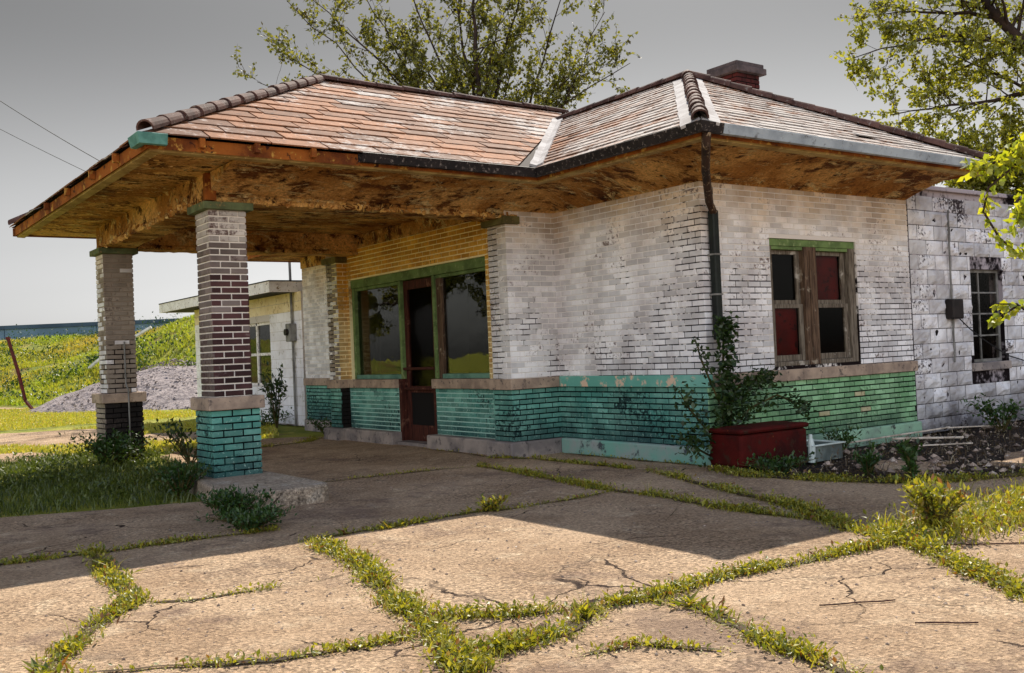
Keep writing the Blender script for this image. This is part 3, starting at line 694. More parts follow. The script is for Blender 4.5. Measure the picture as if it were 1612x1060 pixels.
# double window of the side wall
wf = MB(); X0, X1, W0, W1 = WIN
def by(mb, x0, x1, z0, z1, y0, y1, mi=0): mb.box((x0, y0, z0), (x1, y1, z1), mi)
by(wf, X1 - 0.13, X1 - .002, W0 + .002, 2.50, 0.02, 0.15)
wfo = wf.build('double_window', M['wood_grey'], st, bevel=0.005); wfo['label'] = 'weathered double sash window with dark red boards behind'
h = MB(); by(h, X0 + .002, X0 + 0.06, W0 + .002, 2.50, 0.02, 0.15); h.build('window_jamb', M['wood_grey'], wfo, bevel=0.005)
h = MB(); by(h, X0 + .002, X1 - .002, 2.502, W1 - .002, 0.018, 0.15); by(h, X0 + .06, 1.80, 2.46, 2.50, 0.03, 0.14); by(h, 2.04, X1 - .13, 2.46, 2.50, 0.03, 0.14); h.build('window_head', M['frame_green'], wfo, bevel=0.004)
h = MB(); by(h, 1.80, 2.04, W0 + .002, 2.501, 0.012, 0.15); by(h, 1.89, 1.95, W0 + .06, 2.46, -0.004, 0.012); h.build('mullion', M['wood_old'], wfo, bevel=0.006)
h = MB(); by(h, X0 + .062, 1.798, W0 + .002, W0 + .055, 0.0, 0.14); by(h, 2.042, X1 - .132, W0 + .002, W0 + .055, 0.0, 0.14); h.build('window_sill', M['wood_grey'], wfo, bevel=0.005)
for (x0, x1, up, dn) in ((X0 + .062, 1.798, 'glass_dim', 'red_board'), (2.042, X1 - .132, 'red_board', 'glass_dim')):
    sash = MB(); zm = 1.80
    for (z0, z1, y0) in ((W0 + .057, zm, 0.055), (zm + .001, 2.458, 0.085)):
        by(sash, x0, x0 + .055, z0, z1, y0, y0 + .03); by(sash, x1 - .075, x1, z0, z1, y0, y0 + .03)
        by(sash, x0 + .056, x1 - .076, z0, z0 + (.075 if z0 < 1.5 else .05), y0 - .001, y0 + .029); by(sash, x0 + .056, x1 - .076, z1 - .05, z1, y0 - .001, y0 + .029)
    so = sash.build('window_sash', M['wood_grey'], wfo, bevel=0.004)
    for (z0, z1, y, m) in ((W0 + .12, zm - .05, 0.072, dn), (zm + .05, 2.41, 0.102, up)):
        g = MB(); g.box((x0 + .05, y, z0), (x1 - .07, y + .006, z1)); p = g.build('window_pane', M['glass_dim'] if m == 'glass_dim' else M['glass_dim'], so)
        if m == 'red_board':
            g = MB(); g.box((x0 + .03, y + .05, z0 - .04), (x1 - .05, y + .065, z1 + .04)); g.build('board', M['red_board'], so)

# ------------------------------------------------------------------ roof
ZE = 3.54
G, H, K, K2 = (-5.6, 1.63, ZE), (-5.6, 8.59, ZE), (-1.03, 1.63, ZE), (-1.03, 8.59, ZE)
I, I2 = (-2.15, 5.11, 5.30), (2.30, 5.11, 5.30); J, J2 = (1.6, 4.436, 4.96), (1.6, 5.784, 4.96)
E, F, T = (-1.03, -1.03, ZE), (4.25, -1.03, ZE), (1.60, 1.62, 4.96)
T2, E2, F2 = (1.60, 8.87, 4.96), (-1.03, 11.5, ZE), (4.25, 11.5, ZE)
deck = MB()
for poly in ((G, K, J, I2, I), (H, G, I), (K2, H, I, I2, J2), (J, J2, I2), (E, K, J, T)[::-1], (E, F, T), (F, F2, T2, T), (F2, E2, T2), (K2, E2, T2, J2)[::-1]): deck.face(poly)
roof = deck.build('roof', M['deck'], st); roof['label'] = 'hipped roof of mottled brown clay tiles'
tb = MB()
tile_slope(tb, [G, K, J, I2, I], G, K, 0.27, 0.62, 1)
tile_slope(tb, [H, G, I], H, G, 0.27, 0.62, 2)
tile_slope(tb, [K2, H, I, I2, J2], K2, H, 0.27, 0.62, 3)
tile_slope(tb, [K, E, T, J], K, E, 0.165, 0.44, 4)
tile_slope(tb, [E, F, T], E, F, 0.165, 0.44, 5)
tile_slope(tb, [F, F2, T2, T], F, F2, 0.165, 0.44, 6)
tile_slope(tb, [F2, E2, T2], F2, E2, 0.165, 0.44, 7)
tile_slope(tb, [E2, K2, J2, T2], E2, K2, 0.165, 0.44, 8)
tb.build('roof_tiles', M['tile'], roof)
up = lambda p, d=0.045: (p[0], p[1], p[2] + d)
for k, (a, b) in enumerate(((G, I), (H, I), (I, I2), (E, T), (F, T), (T, (1.6, 4.5, 4.96)), (T2, (1.6, 5.7, 4.96)), (E2, T2), (F2, T2))):
    hip = abs(a[2] - b[2]) > .1
    rc = MB(); ridge_caps(rc, up(a, .05), up(b, .05), (0.36 if k < 2 else 0.27) if hip else 0.42, 0.078 if hip else 0.065, k)
    rc.build('ridge_tiles', M['ridge'], roof)
fl = MB()
def strip(mb, a, b, w0, n1, lift=0.05, w1=0.0):
    a, b = V(a), V(b); d = (b - a).normalized(); n1 = V(n1).normalized(); s = d.cross(n1).normalized(); L = (b - a).length; k = max(2, int(L / .15))
    rows = []
    for i in range(k + 1):
        p = a + d * (L * i / k) + n1 * lift; jw = 0.018 * mnoise.noise(V((i * .9, w0 * 9, 1.1)))
        rows += [p - s * (w1 + jw), p + s * (w0 + jw), p + s * (w0 + jw) - n1 * .03, p - s * (w1 + jw) - n1 * .03]
    fs = [(i * 4 + j, i * 4 + (j + 1) % 4, i * 4 + 4 + (j + 1) % 4, i * 4 + 4 + j) for i in range(k) for j in range(4)] + [(3, 2, 1, 0), (k * 4, k * 4 + 1, k * 4 + 2, k * 4 + 3)]
    mb.idx(rows, fs)
nA = V((-.475, 0, .88)); nB = V((0, -.452, .892)); nR = V((0, -.47, .88))
strip(fl, up(K, -.01), J, 0.10, nA, 0.05, 0.0); strip(fl, up(K, -.01), J, 0.0, nB, 0.05, 0.10)
strip(fl, E, T, 0.0, nA, 0.035, 0.20); strip(fl, E, T, 0.19, nR, 0.035, 0.0)
fl.build('valley_flashing', M['flash'], roof)
# chimney behind the right hip
ch = MB(); ch.box((3.86, 2.72, 3.3), (4.38, 3.24, 5.62), 0)
for O, u, n in (((3.86, 3.24, 0), (0, -1, 0), (-1, 0, 0)), ((3.86, 2.72, 0), (1, 0, 0), (0, -1, 0)), ((4.38, 2.72, 0), (0, 1, 0), (1, 0, 0)), ((4.38, 3.24, 0), (-1, 0, 0), (0, 1, 0))): brick_run(ch, O, u, n, .52, 3.3, 5.62, (), 1, 7, dep=.006)
cho = ch.build('chimney', [M['mortar_black'], M['soot']], st)
cc = MB(); cc.box((3.77, 2.63, 5.62), (4.47, 3.33, 5.72)); cc.box((3.80, 2.66, 5.721), (4.44, 3.30, 5.79)); cc.build('chimney_cap', rough_mat('chimney_cap', [S(96, 84, 84), S(70, 62, 62)], 4, 30), cho, bevel=.01)

# fascia, gutters, downspout
fa = MB()
PR = [(-0.055, 3.415), (-0.02, 3.405), (-0.02, 3.525), (-0.055, 3.525)]
sweep(fa, [(-5.6, 8.59), (-5.6, 1.63), (-1.03, 1.63), (-1.03, -1.03), (4.25, -1.03), (4.25, 11.5), (-1.03, 11.5), (-1.03, 8.59), (-5.6, 8.59)][::-1] if False else [(-5.6, 8.59), (-5.6, 1.63)], PR)
fo = fa.build('fascia', M['rust'], st)
fa = MB(); sweep(fa, [(-5.595, 1.63), (-1.03, 1.63), (-1.03, -1.03), (4.25, -1.03), (4.25, 11.5), (-1.03, 11.5), (-1.03, 8.59), (-5.6, 8.59)], [(-0.055, 3.412), (-0.018, 3.402), (-0.018, 3.522), (-0.055, 3.522)]); fa.build('fascia', M['rust'], st)
mo = MB(); sweep(mo, [(-5.6, 8.59), (-5.6, 1.63), (-1.03, 1.63), (-1.03, -1.03), (4.25, -1.03)], [(-0.16, 3.385), (-0.058, 3.39), (-0.058, 3.419), (-0.16, 3.419)]); mo.build('eave_moulding', rough_mat('olive_eave_paint', [S(182, 158, 100), S(140, 112, 64), S(214, 184, 124)], 3, 30), st)
GP = [(-0.015, 3.53), (-0.015, 3.445), (0.03, 3.425), (0.075, 3.43), (0.085, 3.47), (0.10, 3.525), (0.094, 3.53), (0.079, 3.48), (0.068, 3.44), (0.03, 3.436), (-0.008, 3.455), (-0.008, 3.53)]
gm = MB(); sweep(gm, [(-3.4, 1.63), (-1.03, 1.63), (-1.03, -1.03), (-0.80, -1.03)], GP); gm.build('gutter', M['gutter_dark'], st)['label'] = 'dark gutter round the inner corner of the eaves'
gm = MB(); sweep(gm, [(-0.795, -1.03), (4.25, -1.03)], GP); gm.build('gutter', M['gutter_light'], st)['label'] = 'pale grey gutter along the side eave'
gm = MB(); sweep(gm, [(-5.6, 1.85), (-5.6, 1.63), (-5.42, 1.63)], GP); gm.build('gutter_end', M['gutter_teal'], st)
for lo, hi in [((x, 1.585, 3.44), (x + .05, 1.645, 3.53)) for x in (-5.1, -4.55, -3.95)] + [((-5.645, y, 3.44), (-5.585, y + .05, 3.53)) for y in (2.6, 3.6, 4.8, 6.0)]:
    gm = MB(); gm.box(lo, hi); gm.build('gutter_bracket', M['rust'], st)
ds = MB(); ds.tube([(-0.98, -1.06, 3.44), (-0.96, -1.02, 3.33), (-0.55, -0.62, 3.16), (-0.02, -0.16, 2.93), (0.12, -0.085, 2.84)], 0.045, 8)
dso = ds.build('downspout', M['rust_dark'], st); dso['label'] = 'bent rusty downspout elbow under the roof corner'
ds = MB(); ds.box((0.085, -0.115, 1.40), (0.175, -0.025, 2.86)); ds.build('downspout', M['pipe_dark'], st, bevel=.015)
for z in (2.35, 1.9):
    ds = MB(); ds.box((0.075, -0.12, z), (0.185, -0.012, z + .02)); ds.build('pipe_strap', M['metal_grey'], dso)
lb = MB(); lb.box((-4.72, 2.60, 3.11), (-4.60, 2.68, 3.40)); lb.build('beam_end_bracket', M['rust'], st, bevel=.01)
# ================================================================== block wing on the right
def rock_blocks(mb, O, u, n, W, z0, z1, holes, mi, seed, ch=0.205, L=0.41, bulge=0.03):
    rng = random.Random(seed); O, u, n = V(O), V(u), V(n); k = 0; z = z0
    while z < z1 - 0.02:
        za, zb = z + .005, min(z + ch, z1) - .005; s = -L * (0.5 if k % 2 else 0)
        while s < W:
            segs = [(max(s, 0) + .005, min(s + L, W) - .005)]
            for h in holes:
                if zb > h[2] + .01 and za < h[3] - .01:
                    ns = []
                    for x, y in segs:
                        if y <= h[0] or x >= h[1]: ns.append((x, y)); continue
                        if x < h[0]: ns.append((x, h[0] - .004))
                        if y > h[1]: ns.append((h[1] + .004, y))
                    segs = ns
            for x, y in segs:
                if y - x < .04: continue
                r = rng.random(); nx, nzz = max(3, int((y - x) / .045)), 5; b = bulge * rng.uniform(.5, 1.2)
                pts = []
                for i in range(nx + 1):
                    for j in range(nzz + 1):
                        a, c = i / nx, j / nzz; e = min(1, min(a, 1 - a) * (y - x) / .05) * min(1, min(c, 1 - c) * (zb - za) / .05)
                        p = O + u * (x + (y - x) * a) + Z * (za + (zb - za) * c)
                        hgt = e * (b * .7 + b * 1.7 * mnoise.noise(p * 9) + .4 * b * mnoise.noise(p * 23)) + .003
                        pts.append(p + n * hgt)
                fs = [(i * (nzz + 1) + j, (i + 1) * (nzz + 1) + j, (i + 1) * (nzz + 1) + j + 1, i * (nzz + 1) + j + 1) for i in range(nx) for j in range(nzz)]
                mb.idx(pts, fs, mi, r)
            s += L
        z += ch; k += 1
wg = thing('block_wing', 'low white wing of rough rock-faced concrete blocks with one barred window', 'building', (0, 0, 0))
WX0, WX1, WTOP = 4.045, 11.0, 3.36
wh = (5.55 - WX0, 6.42 - WX0, 0.92, 2.28)
mb = MB(); panel(mb, (WX0, 0.012, 0), (1, 0, 0), (0, -1, 0), WX1 - WX0, 0, WTOP, .2, [wh], 0)
rock_blocks(mb, (WX0, 0.012, 0), (1, 0, 0), (0, -1, 0), WX1 - WX0, 0.0, WTOP - .08, [wh, (wh[0] - .08, wh[1] + .08, 0.80, 0.92)], 1, 5)
panel(mb, (WX1, .212, 0), (0, 1, 0), (1, 0, 0), 8, 0, WTOP, .2, (), 0); panel(mb, (WX1, 8.412, 0), (-1, 0, 0), (0, 1, 0), WX1 - WX0, 0, WTOP, .2, (), 0)
mb.build('block_wall', [M['wing_mortar'], M['wing_block']], wg)
mb = MB(); panel(mb, (WX0, 0.24, 0), (1, 0, 0), (0, -1, 0), WX1 - WX0 - .3, 0.02, WTOP - .05, .02, [wh]); mb.box((WX0 + .1, 3.0, .02), (WX1 - .3, 3.1, WTOP - .05)); mb.build('shade_lining', M['shade_black'], wg)
mb = MB(); mb.box((4.30, -0.05, WTOP), (WX1 + .05, .25, WTOP + .06)); mb.box((4.30, .252, WTOP - .02), (WX1, 8.4, WTOP + .03)); mb.build('flat_roof', [M['wing_mortar']], wg, bevel=.01)
mb = MB(); mb.box((5.47, -0.035, 0.80), (6.50, 0.10, 0.918)); mb.build('window_sill', M['base'], wg, bevel=.01)
mb = MB()
for lo, hi in (((5.552, .07, .922), (5.60, .12, 2.278)), ((6.37, .07, .922), (6.418, .12, 2.278)), ((5.601, .07, .922), (6.369, .12, .965)), ((5.601, .07, 2.235), (6.369, .12, 2.278))): mb.box(lo, hi)
mb.box((5.86, .075, .966), (5.885, .10, 2.234))
for z in (1.30, 1.62, 1.93): mb.box((5.601, .077, z), (5.859, .102, z + .022)); mb.box((5.886, .077, z), (6.369, .102, z + .022))
wn = mb.build('steel_window', M['metal_grey'], wg)
mb = MB(); mb.box((5.60, .086, .965), (6.37, .090, 2.235)); mb.build('window_pane', M['glass_dim'], wn)
mb = MB(); mb.box((4.83, -.13, 1.56), (5.10, .0, 1.84)); jb_ = mb.build('junction_box', M['metal_black'], wg, bevel=.02)
mb = MB(); mb.tube([(4.965, -.03, 1.84), (4.955, -.035, 2.4), (4.97, -.035, 3.1)], .013, 6); mb.tube([(4.97, -.03, 1.56), (4.965, -.03, .95)], .013, 6); mb.build('conduit', M['metal_grey'], jb_)
mb = MB(); mb.tube([(5.06, -.06, 1.58), (5.3, -.08, 1.42), (5.62, -.09, 1.26), (6.3, -.08, 1.0), (7.2, -.08, .82)], .009, 6); mb.build('loose_wire', M['cable'], jb_)

# ================================================================== white annex beyond the canopy
an = thing('annex_building', 'small white block outbuilding with shallow roof beyond the canopy', 'building', (0, 0, 0))
AX, AY0, AY1 = 0.30, 11.6, 18.4; AO = (AX, AY1, 0); AW = AY1 - AY0
ah = (AY1 - 15.1, AY1 - 13.32, .84, 2.27)
mb = MB(); panel(mb, AO, (0, -1, 0), (-1, 0, 0), AW, 0, 2.82, .2, [ah], 0)
brick_run(mb, AO, (0, -1, 0), (-1, 0, 0), AW, 0.02, 2.82, [ah], lambda s, z, r: 2 if z > 2.42 else 1, 9, .2, .405, .008, .003)
panel(mb, (AX + 5, AY1, 0), (-1, 0, 0), (0, 1, 0), 4.8, 0, 2.82, .2, (), 1); panel(mb, (AX + .2, AY0, 0), (1, 0, 0), (0, -1, 0), 4.8, 0, 2.82, .2, (), 1); panel(mb, (AX + 5, AY0 + .2, 0), (0, 1, 0), (1, 0, 0), AW - .4, 0, 2.82, .2, (), 1)
mb.build('block_wall', [M['annex_mortar'], M['annex_block'], rough_mat('cream_bounce_block_paint', [S(240, 224, 186), S(224, 204, 160), S(186, 160, 116)], 2, 40, .4)], an)  # cream top courses have the yellow soffit bounce put into their colour
mb = MB(); panel(mb, (AX + .3, AY1, 0), (0, -1, 0), (-1, 0, 0), AW, .02, 2.8, .02, [], 0); mb.build('shade_lining', M['shade_black'], an)
mb = MB(); mb.box((-.28, 11.79, 2.825), (AX + 5.3, 19.40, 3.0)); rf = mb.build('roof', M['roofing'], an)
mb = MB(); mb.box((-.31, 11.775, 2.81), (-.282, 19.42, 3.035)); mb.box((-.281, 11.775, 2.812), (AX + 5.3, 11.789, 3.033)); mb.box((-.281, 19.401, 2.812), (AX + 5.3, 19.42, 3.033)); mb.build('fascia_board', M['white_wood'], rf)
mb = MB(); mb.box((-.32, 11.765, 3.036), (AX + 5.32, 19.43, 3.06)); mb.build('roof_edge', M['roofing'], rf)
mb = MB()
for lo, hi in (((AX + .04, 13.322, .842), (AX + .10, 13.40, 2.268)), ((AX + .04, 15.02, .842), (AX + .10, 15.098, 2.268)), ((AX + .04, 14.17, .842), (AX + .10, 14.25, 2.268)), ((AX + .04, 13.401, .842), (AX + .10, 15.019, .90)), ((AX + .04, 13.401, 2.21), (AX + .10, 15.019, 2.268)), ((AX + .045, 13.401, 1.52), (AX + .10, 14.169, 1.58)), ((AX + .045, 14.251, 1.52), (AX + .10, 15.019, 1.58))): mb.box(lo, hi)
aw = mb.build('sash_window', M['white_wood'], an)
for y0, y1 in ((13.40, 14.17), (14.25, 15.02)):
    for z0, z1 in ((.90, 1.52), (1.58, 2.21)):
        mb = MB(); mb.box((AX + .07, y0, z0), (AX + .075, y1, z1)); mb.build('window_pane', M['glass'], aw)
mb = MB(); mb.box((AX - .16, 11.86, 1.78), (AX, 12.10, 2.16)); me_ = mb.build('electric_meter', M['metal_grey'], an, bevel=.02)
mb = MB(); mb.tube([(AX - .155, 11.98, 1.98), (AX - .22, 11.98, 1.98)], .07, 12); mb.build('meter_glass', M['metal_black'], me_)
mb = MB(); mb.tube([(AX - .05, 11.98, 0), (AX - .05, 11.98, 1.78)], .025, 8); mb.tube([(AX - .05, 11.98, 2.16), (AX - .05, 11.98, 2.9), (AX - .05, 11.99, 3.62)], .028, 8); mb.build('conduit_mast', M['metal_grey'], me_)

for k, (p0, p1, r) in enumerate((((0.22, 11.98, 3.58), (-5.2, 27.2, 11.7), .010), ((0.22, 11.98, 3.5), (-7.6, 28.5, 12.2), .007))):
    mb = MB(); a, b = V(p0), V(p1); mb.tube([a.lerp(b, t / 24) - Z * (0.35 * 4 * (t / 24) * (1 - t / 24)) for t in range(25)], r, 5)
    tag(mb.build('overhead_cable', M['cable']), ['thicker lower overhead cable rising from the outbuilding into the sky', 'thinner upper overhead cable crossing the sky beside the canopy corner'][k], 'cable', 'overhead cables')

# ================================================================== ground
LOT = [(-40, -30), (14, -30), (14, -5.0), (4, -3.75), (1.2, -3.0), (0.2, -2.6), (-0.1, -2.25), (-0.35, -1.6), (-0.45, -0.9), (-0.3, -0.3), (0.3, -0.02), (0.3, 2.72), (-0.3, 2.9), (-0.4, 8.1), (-0.9, 9.0), (-1.5, 9.4), (-3.0, 8.7), (-3.9, 7.6), (-4.1, 4.5), (-4.15, 2.6), (-5.02, 2.14), (-6.75, 2.77), (-10, 3.9), (-40, 14)]
FARS = [[(-6.2, 15.9), (-5.4, 13.4), (-4.6, 11.7), (-3.7, 11.4), (-2.7, 14.2), (-2.75, 16.6), (-4.4, 17.4)], [(-6.2, 10.9), (-5.95, 9.6), (-5.3, 9.0), (-4.75, 9.7), (-4.9, 10.6), (-5.6, 11.2)], [(-3.1, 12.5), (-3.0, 10.8), (-2.2, 10.4), (-1.3, 11.0), (-1.5, 12.6), (-2.4, 13.2)], [(-5.5, 38.0), (-1.6, 33.6), (0.6, 33.2), (-1.0, 36.5), (-3.8, 40.5)], [(0.7, -1.45), (1.5, -1.3), (1.7, -1.85), (0.8, -2.1)], [(1.7, -2.15), (2.9, -1.95), (3.3, -2.6), (1.9, -2.75)], [(-3.0, 10.5), (-2.9, 9.7), (-1.9, 9.8), (-1.7, 10.3)]]
def ragged(poly, step=0.25, amp=0.05, seed=0):
    out = []; n = len(poly)
    for i in range(n):
        a, b = V((*poly[i], 0)), V((*poly[(i + 1) % n], 0)); L = (b - a).length
        if L > 14: out.append((a.x, a.y)); continue
        k = max(1, int(L / step))
        for j in range(k):
            p = a.lerp(b, j / k); o = (b - a).normalized().cross(Z) * amp * mnoise.noise(V((p.x * 2.3, p.y * 2.3, seed + .5))) * 2
            out.append((p.x + o.x, p.y + o.y))
    return out
mb = MB(); gx = [-300, -120, -60, -30] + [-20 + i * .8 for i in range(56)] + [40, 80, 160, 400]; gy = [-200, -80, -40] + [-20 + i * .8 for i in range(76)] + [60, 110, 200, 500]
P = [(x, y, 0.012 * nz(x, y, .9) - 0.024) for x in gx for y in gy]; ny = len(gy)
mb.v = P
for i in range(len(gx) - 1):
    for j in range(ny - 1):
        cx, cy = .5 * (gx[i] + gx[i + 1]), .5 * (gy[j] + gy[j + 1])
        mb.f.append((i * ny + j, (i + 1) * ny + j, (i + 1) * ny + j + 1, i * ny + j + 1)); mb.m.append(1 if (cx > -1.2 and cy < 1) else 0); mb.r.append(.5)
ground = tag(mb.build('ground', [M['lawn'], M['litter_soil']], smooth=True), kind='structure')
mb = MB(); mb.prism(ragged(LOT, .2, .05), -0.10, 0.0)
tag(mb.build('pavement', M['concrete']), kind='structure')
mb = MB()
for i, f in enumerate(FARS): mb.prism(ragged(f, .25, .12, i), -0.08, 0.004)
tag(mb.build('path', M['concrete']), kind='structure')

CR = [([(-9, .3), (-7.14, .15), (-5.58, 0), (-5.18, -.05)], .10, 1.0), ([(-6.53, .13), (-6.67, -1.17), (-6.72, -1.79), (-7.0, -2.1), (-7.18, -2.4), (-7.45, -3.0)], .12, 1.0),
      ([(-6.72, -1.79), (-6.44, -1.98), (-5.98, -2.01)], .08, .8), ([(-5.98, -2.01), (-5.70, -2.06), (-5.36, -1.95)], .012, .12), ([(-5.14, -.7), (-5.3, -1.84), (-5.66, -3.06), (-5.81, -3.58), (-6.0, -4.2)], .17, 1.5),
      ([(-5.14, -.7), (-4.43, -.71), (-3.62, -.6), (-3.19, -.74)], .09, .9), ([(-3.19, -.74), (-2.6, -.72), (-2.08, -.64)], .05, .5), ([(-5.63, -3.35), (-5.29, -3.61), (-4.87, -3.76), (-4.52, -3.83), (-3.84, -3.77), (-3.18, -3.85), (-2.31, -3.91)], .11, 1.1),
      ([(-1.98, -2.95), (-2.26, -3.43), (-2.31, -3.91), (-2.68, -4.39), (-3.25, -5.25)], .18, 1.5), ([(-4.57, -3.88), (-4.54, -4.18), (-4.76, -4.74), (-4.81, -5.08), (-4.9, -5.4)], .13, 1.2), ([(-4.93, -3.79), (-5.37, -4.01), (-6.0, -4.02)], .16, 1.3),
      ([(-3.9, 2.5), (-3.0, 2.45), (-2.12, 2.38), (-1.62, 2.18)], .05, .35), ([(-1.62, 2.18), (-1.71, 1.28), (-2.01, -.38), (-1.99, -1.4), (-2.13, -2.05), (-2.11, -2.93)], .11, 1.0), ([(-.7, .29), (-1.32, -1.31), (-1.66, -2.38), (-2.0, -2.95)], .12, 1.0),
      ([(-7.3, -3.0), (-7.0, -3.15), (-6.54, -3.44), (-5.93, -3.54)], .07, .8), ([(-5.5, -4.36), (-5.19, -4.4), (-4.99, -4.72)], .07, .7), ([(-4.0, 5.0), (-3.0, 5.2), (-1.2, 5.3)], .012, .02), ([(-.75, .5), (-.75, 2.3), (-1.0, 2.9)], .10, .7), ([(-3.1, 8.4), (-2.2, 7.6), (-1.4, 7.8), (-.95, 8.3)], .12, .6),
      ([(-.25, -.35), (-.45, -.9), (-.35, -1.6), (-.1, -2.25), (.2, -2.6), (1.2, -3.0), (3, -3.5)], .24, .9), ([(-.13, -.1), (-.14, 1.2), (-.13, 2.5)], .07, .25), ([(-.95, 2.75), (-.97, 3.2), (-.88, 4.0), (-.88, 4.8)], .05, .12), ([(-5.05, -2.3), (-4.3, -2.35), (-3.7, -2.6)], .007, .01), ([(-3.6, -1.2), (-3.1, -1.5), (-2.9, -2.0), (-2.5, -2.3)], .006, 0), ([(-5.0, -2.9), (-4.4, -3.0), (-4.1, -2.8), (-3.5, -3.1)], .006, 0), ([(-3.4, -4.2), (-3.0, -4.6), (-3.05, -5.0)], .007, 0), ([(-6.3, -2.6), (-6.0, -2.9), (-5.75, -2.8)], .006, 0), ([(-2.9, 0.6), (-2.4, 0.9), (-2.0, 0.5)], .01, 0), ([(-3.9, 1.1), (-3.3, 1.0), (-2.7, 1.4), (-1.9, 1.3)], .012, .02), ([(-3.9, -4.55), (-3.6, -5.0), (-3.3, -5.2)], .008, .01), ([(-2.9, -2.2), (-2.2, -1.7), (-1.95, -1.2)], .008, .02)]
crm = MB(); wm = MB(); crw = MB(); wr = random.Random(77)
def path_pts(pts, step):
    out = []
    for i in range(len(pts) - 1):
        a, b = V((*pts[i], 0)), V((*pts[i + 1], 0)); n = max(1, int((b - a).length / step))
        for j in range(n): out.append(a.lerp(b, j / n))
    out.append(V((*pts[-1], 0))); return out
for ci, (pts, w, den) in enumerate(CR):
    Q = path_pts(pts, .06); L, R = [], []
    Q2 = []
    for i, p in enumerate(Q):
        d = (Q[min(i + 1, len(Q) - 1)] - Q[max(i - 1, 0)]).normalized(); s = V((d.y, -d.x, 0))
        p = p + s * (.03 * mnoise.noise(V((p.x * 1.3, p.y * 1.3, ci))) + .02 * mnoise.noise(V((p.x * 6, p.y * 6, ci)))); Q2.append((p, s))
        ww = w * .42 * (.7 + .9 * mnoise.noise(V((p.x * 3.1, p.y * 3.1, ci + 4)))) * min(1, .15 + i / 6, .15 + (len(Q) - 1 - i) / 6) 
        jj = min(.012, w * .12)
        L.append(p + s * (ww + jj * wr.uniform(-1, 1)) + Z * (.0045 + .0003 * ci)); R.append(p - s * (ww + jj * wr.uniform(-1, 1)) + Z * (.0045 + .0003 * ci))
    n = len(L); crm.idx(L + R, [(i, i + 1, n + i + 1, n + i) for i in range(n - 1)], 0)
    for i, (p, s) in enumerate(Q2):
        for _ in range(int(den * 34 * (w / .12))):
            q = p + s * wr.gauss(0, w * .33) + V((wr.uniform(-.04, .04), wr.uniform(-.04, .04), .005))
            leaf_quad(wm, q, V((wr.gauss(0, 1), wr.gauss(0, 1), wr.uniform(0, .5))), Z + rdir(wr) * .4, wr.uniform(.008, .018), wr.uniform(.006, .012), .3 + .7 * wr.random() ** 2)
        d = den * (0.12 + max(0, 0.75 + 3.2 * mnoise.noise(V((p.x * 1.9, p.y * 1.9, 9 + ci)))))
        for _ in range(int(d * 42 * (w / .12) + wr.random())):
            q = p + s * wr.gauss(0, w * .28) + V((wr.uniform(-.04, .04), wr.uniform(-.04, .04), .003))
            if wr.random() < .45:
                blade(wm, q, wr.uniform(.015, .055) * (1.25 if w > .1 else .8), wr.uniform(.005, .010), .5, wr)
            else:
                a = rdir(wr, .6); a.z = abs(a.z); leaf_quad(wm, q + Z * abs(wr.gauss(0, .022)) * (1.2 if w > .1 else .6), a, Z + rdir(wr) * .6, wr.uniform(.018, .042), wr.uniform(.011, .024), wr.random())
tag(crm.build('soil', M['soil']), kind='structure')
tag(wm.build('crack_weeds', M['leaf_weed']), 'low green weeds growing along the cracks of the pavement', 'weeds', kind='stuff')

# larger rosettes here and there in the joints
for _ in range(95):
    pts, w, den = wr.choice([c for c in CR if c[1] >= .09 and c[2] >= .7]); i = wr.randrange(len(pts) - 1); p = V((*pts[i], 0)).lerp(V((*pts[i + 1], 0)), wr.random())
    h = wr.uniform(.03, .09); k = wr.randrange(8, 26); sp = wr.uniform(.02, .06)
    for _ in range(k):
        a = wr.uniform(0, 6.28); d = V((math.cos(a), math.sin(a), wr.uniform(.2, 1.4))); leaf_quad(crw, p + V((wr.gauss(0, sp), wr.gauss(0, sp), .004)), d, Z, h * wr.uniform(.6, 1.3), h * wr.uniform(.18, .42), wr.random())
    for _ in range(wr.randrange(0, 4)): blade(crw, p, h * 2, .004, .5, wr)
tag(crw.build('weed_rosettes', M['leaf_weed']), 'broader leafy tufts rooted among the crack weeds', 'weeds', kind='stuff')
# loose stones
sm = MB(); sr = random.Random(12)
for _ in range(2200):
    if sr.random() < .6:
        pts = sr.choice(CR)[0]; i = sr.randrange(len(pts) - 1); t = sr.random(); p = V((*pts[i], 0)).lerp(V((*pts[i + 1], 0)), t) + V((sr.gauss(0, .3), sr.gauss(0, .3), 0))
    else: p = V((sr.uniform(-8, 2), sr.uniform(-6, .5), 0))
    if not inside((p.x, p.y), LOT) or p.x > -.2 and p.y > -.3: continue
    r = sr.choice([.003, .004, .005, .006, .010]) * sr.uniform(.7, 1.3); a = sr.uniform(0, 6.28); c = p + Z * (r * .25)
    pts = [c + V((math.cos(a + k * 1.2566) * r * sr.uniform(.7, 1.3), math.sin(a + k * 1.2566) * r * sr.uniform(.7, 1.3), 0)) for k in range(5)] + [c + V((sr.uniform(-.3, .3) * r, sr.uniform(-.3, .3) * r, r * .7)), c - Z * r * .4]
    sm.idx(pts, [(k, (k + 1) % 5, 5) for k in range(5)] + [((k + 1) % 5, k, 6) for k in range(5)], 0, sr.random())
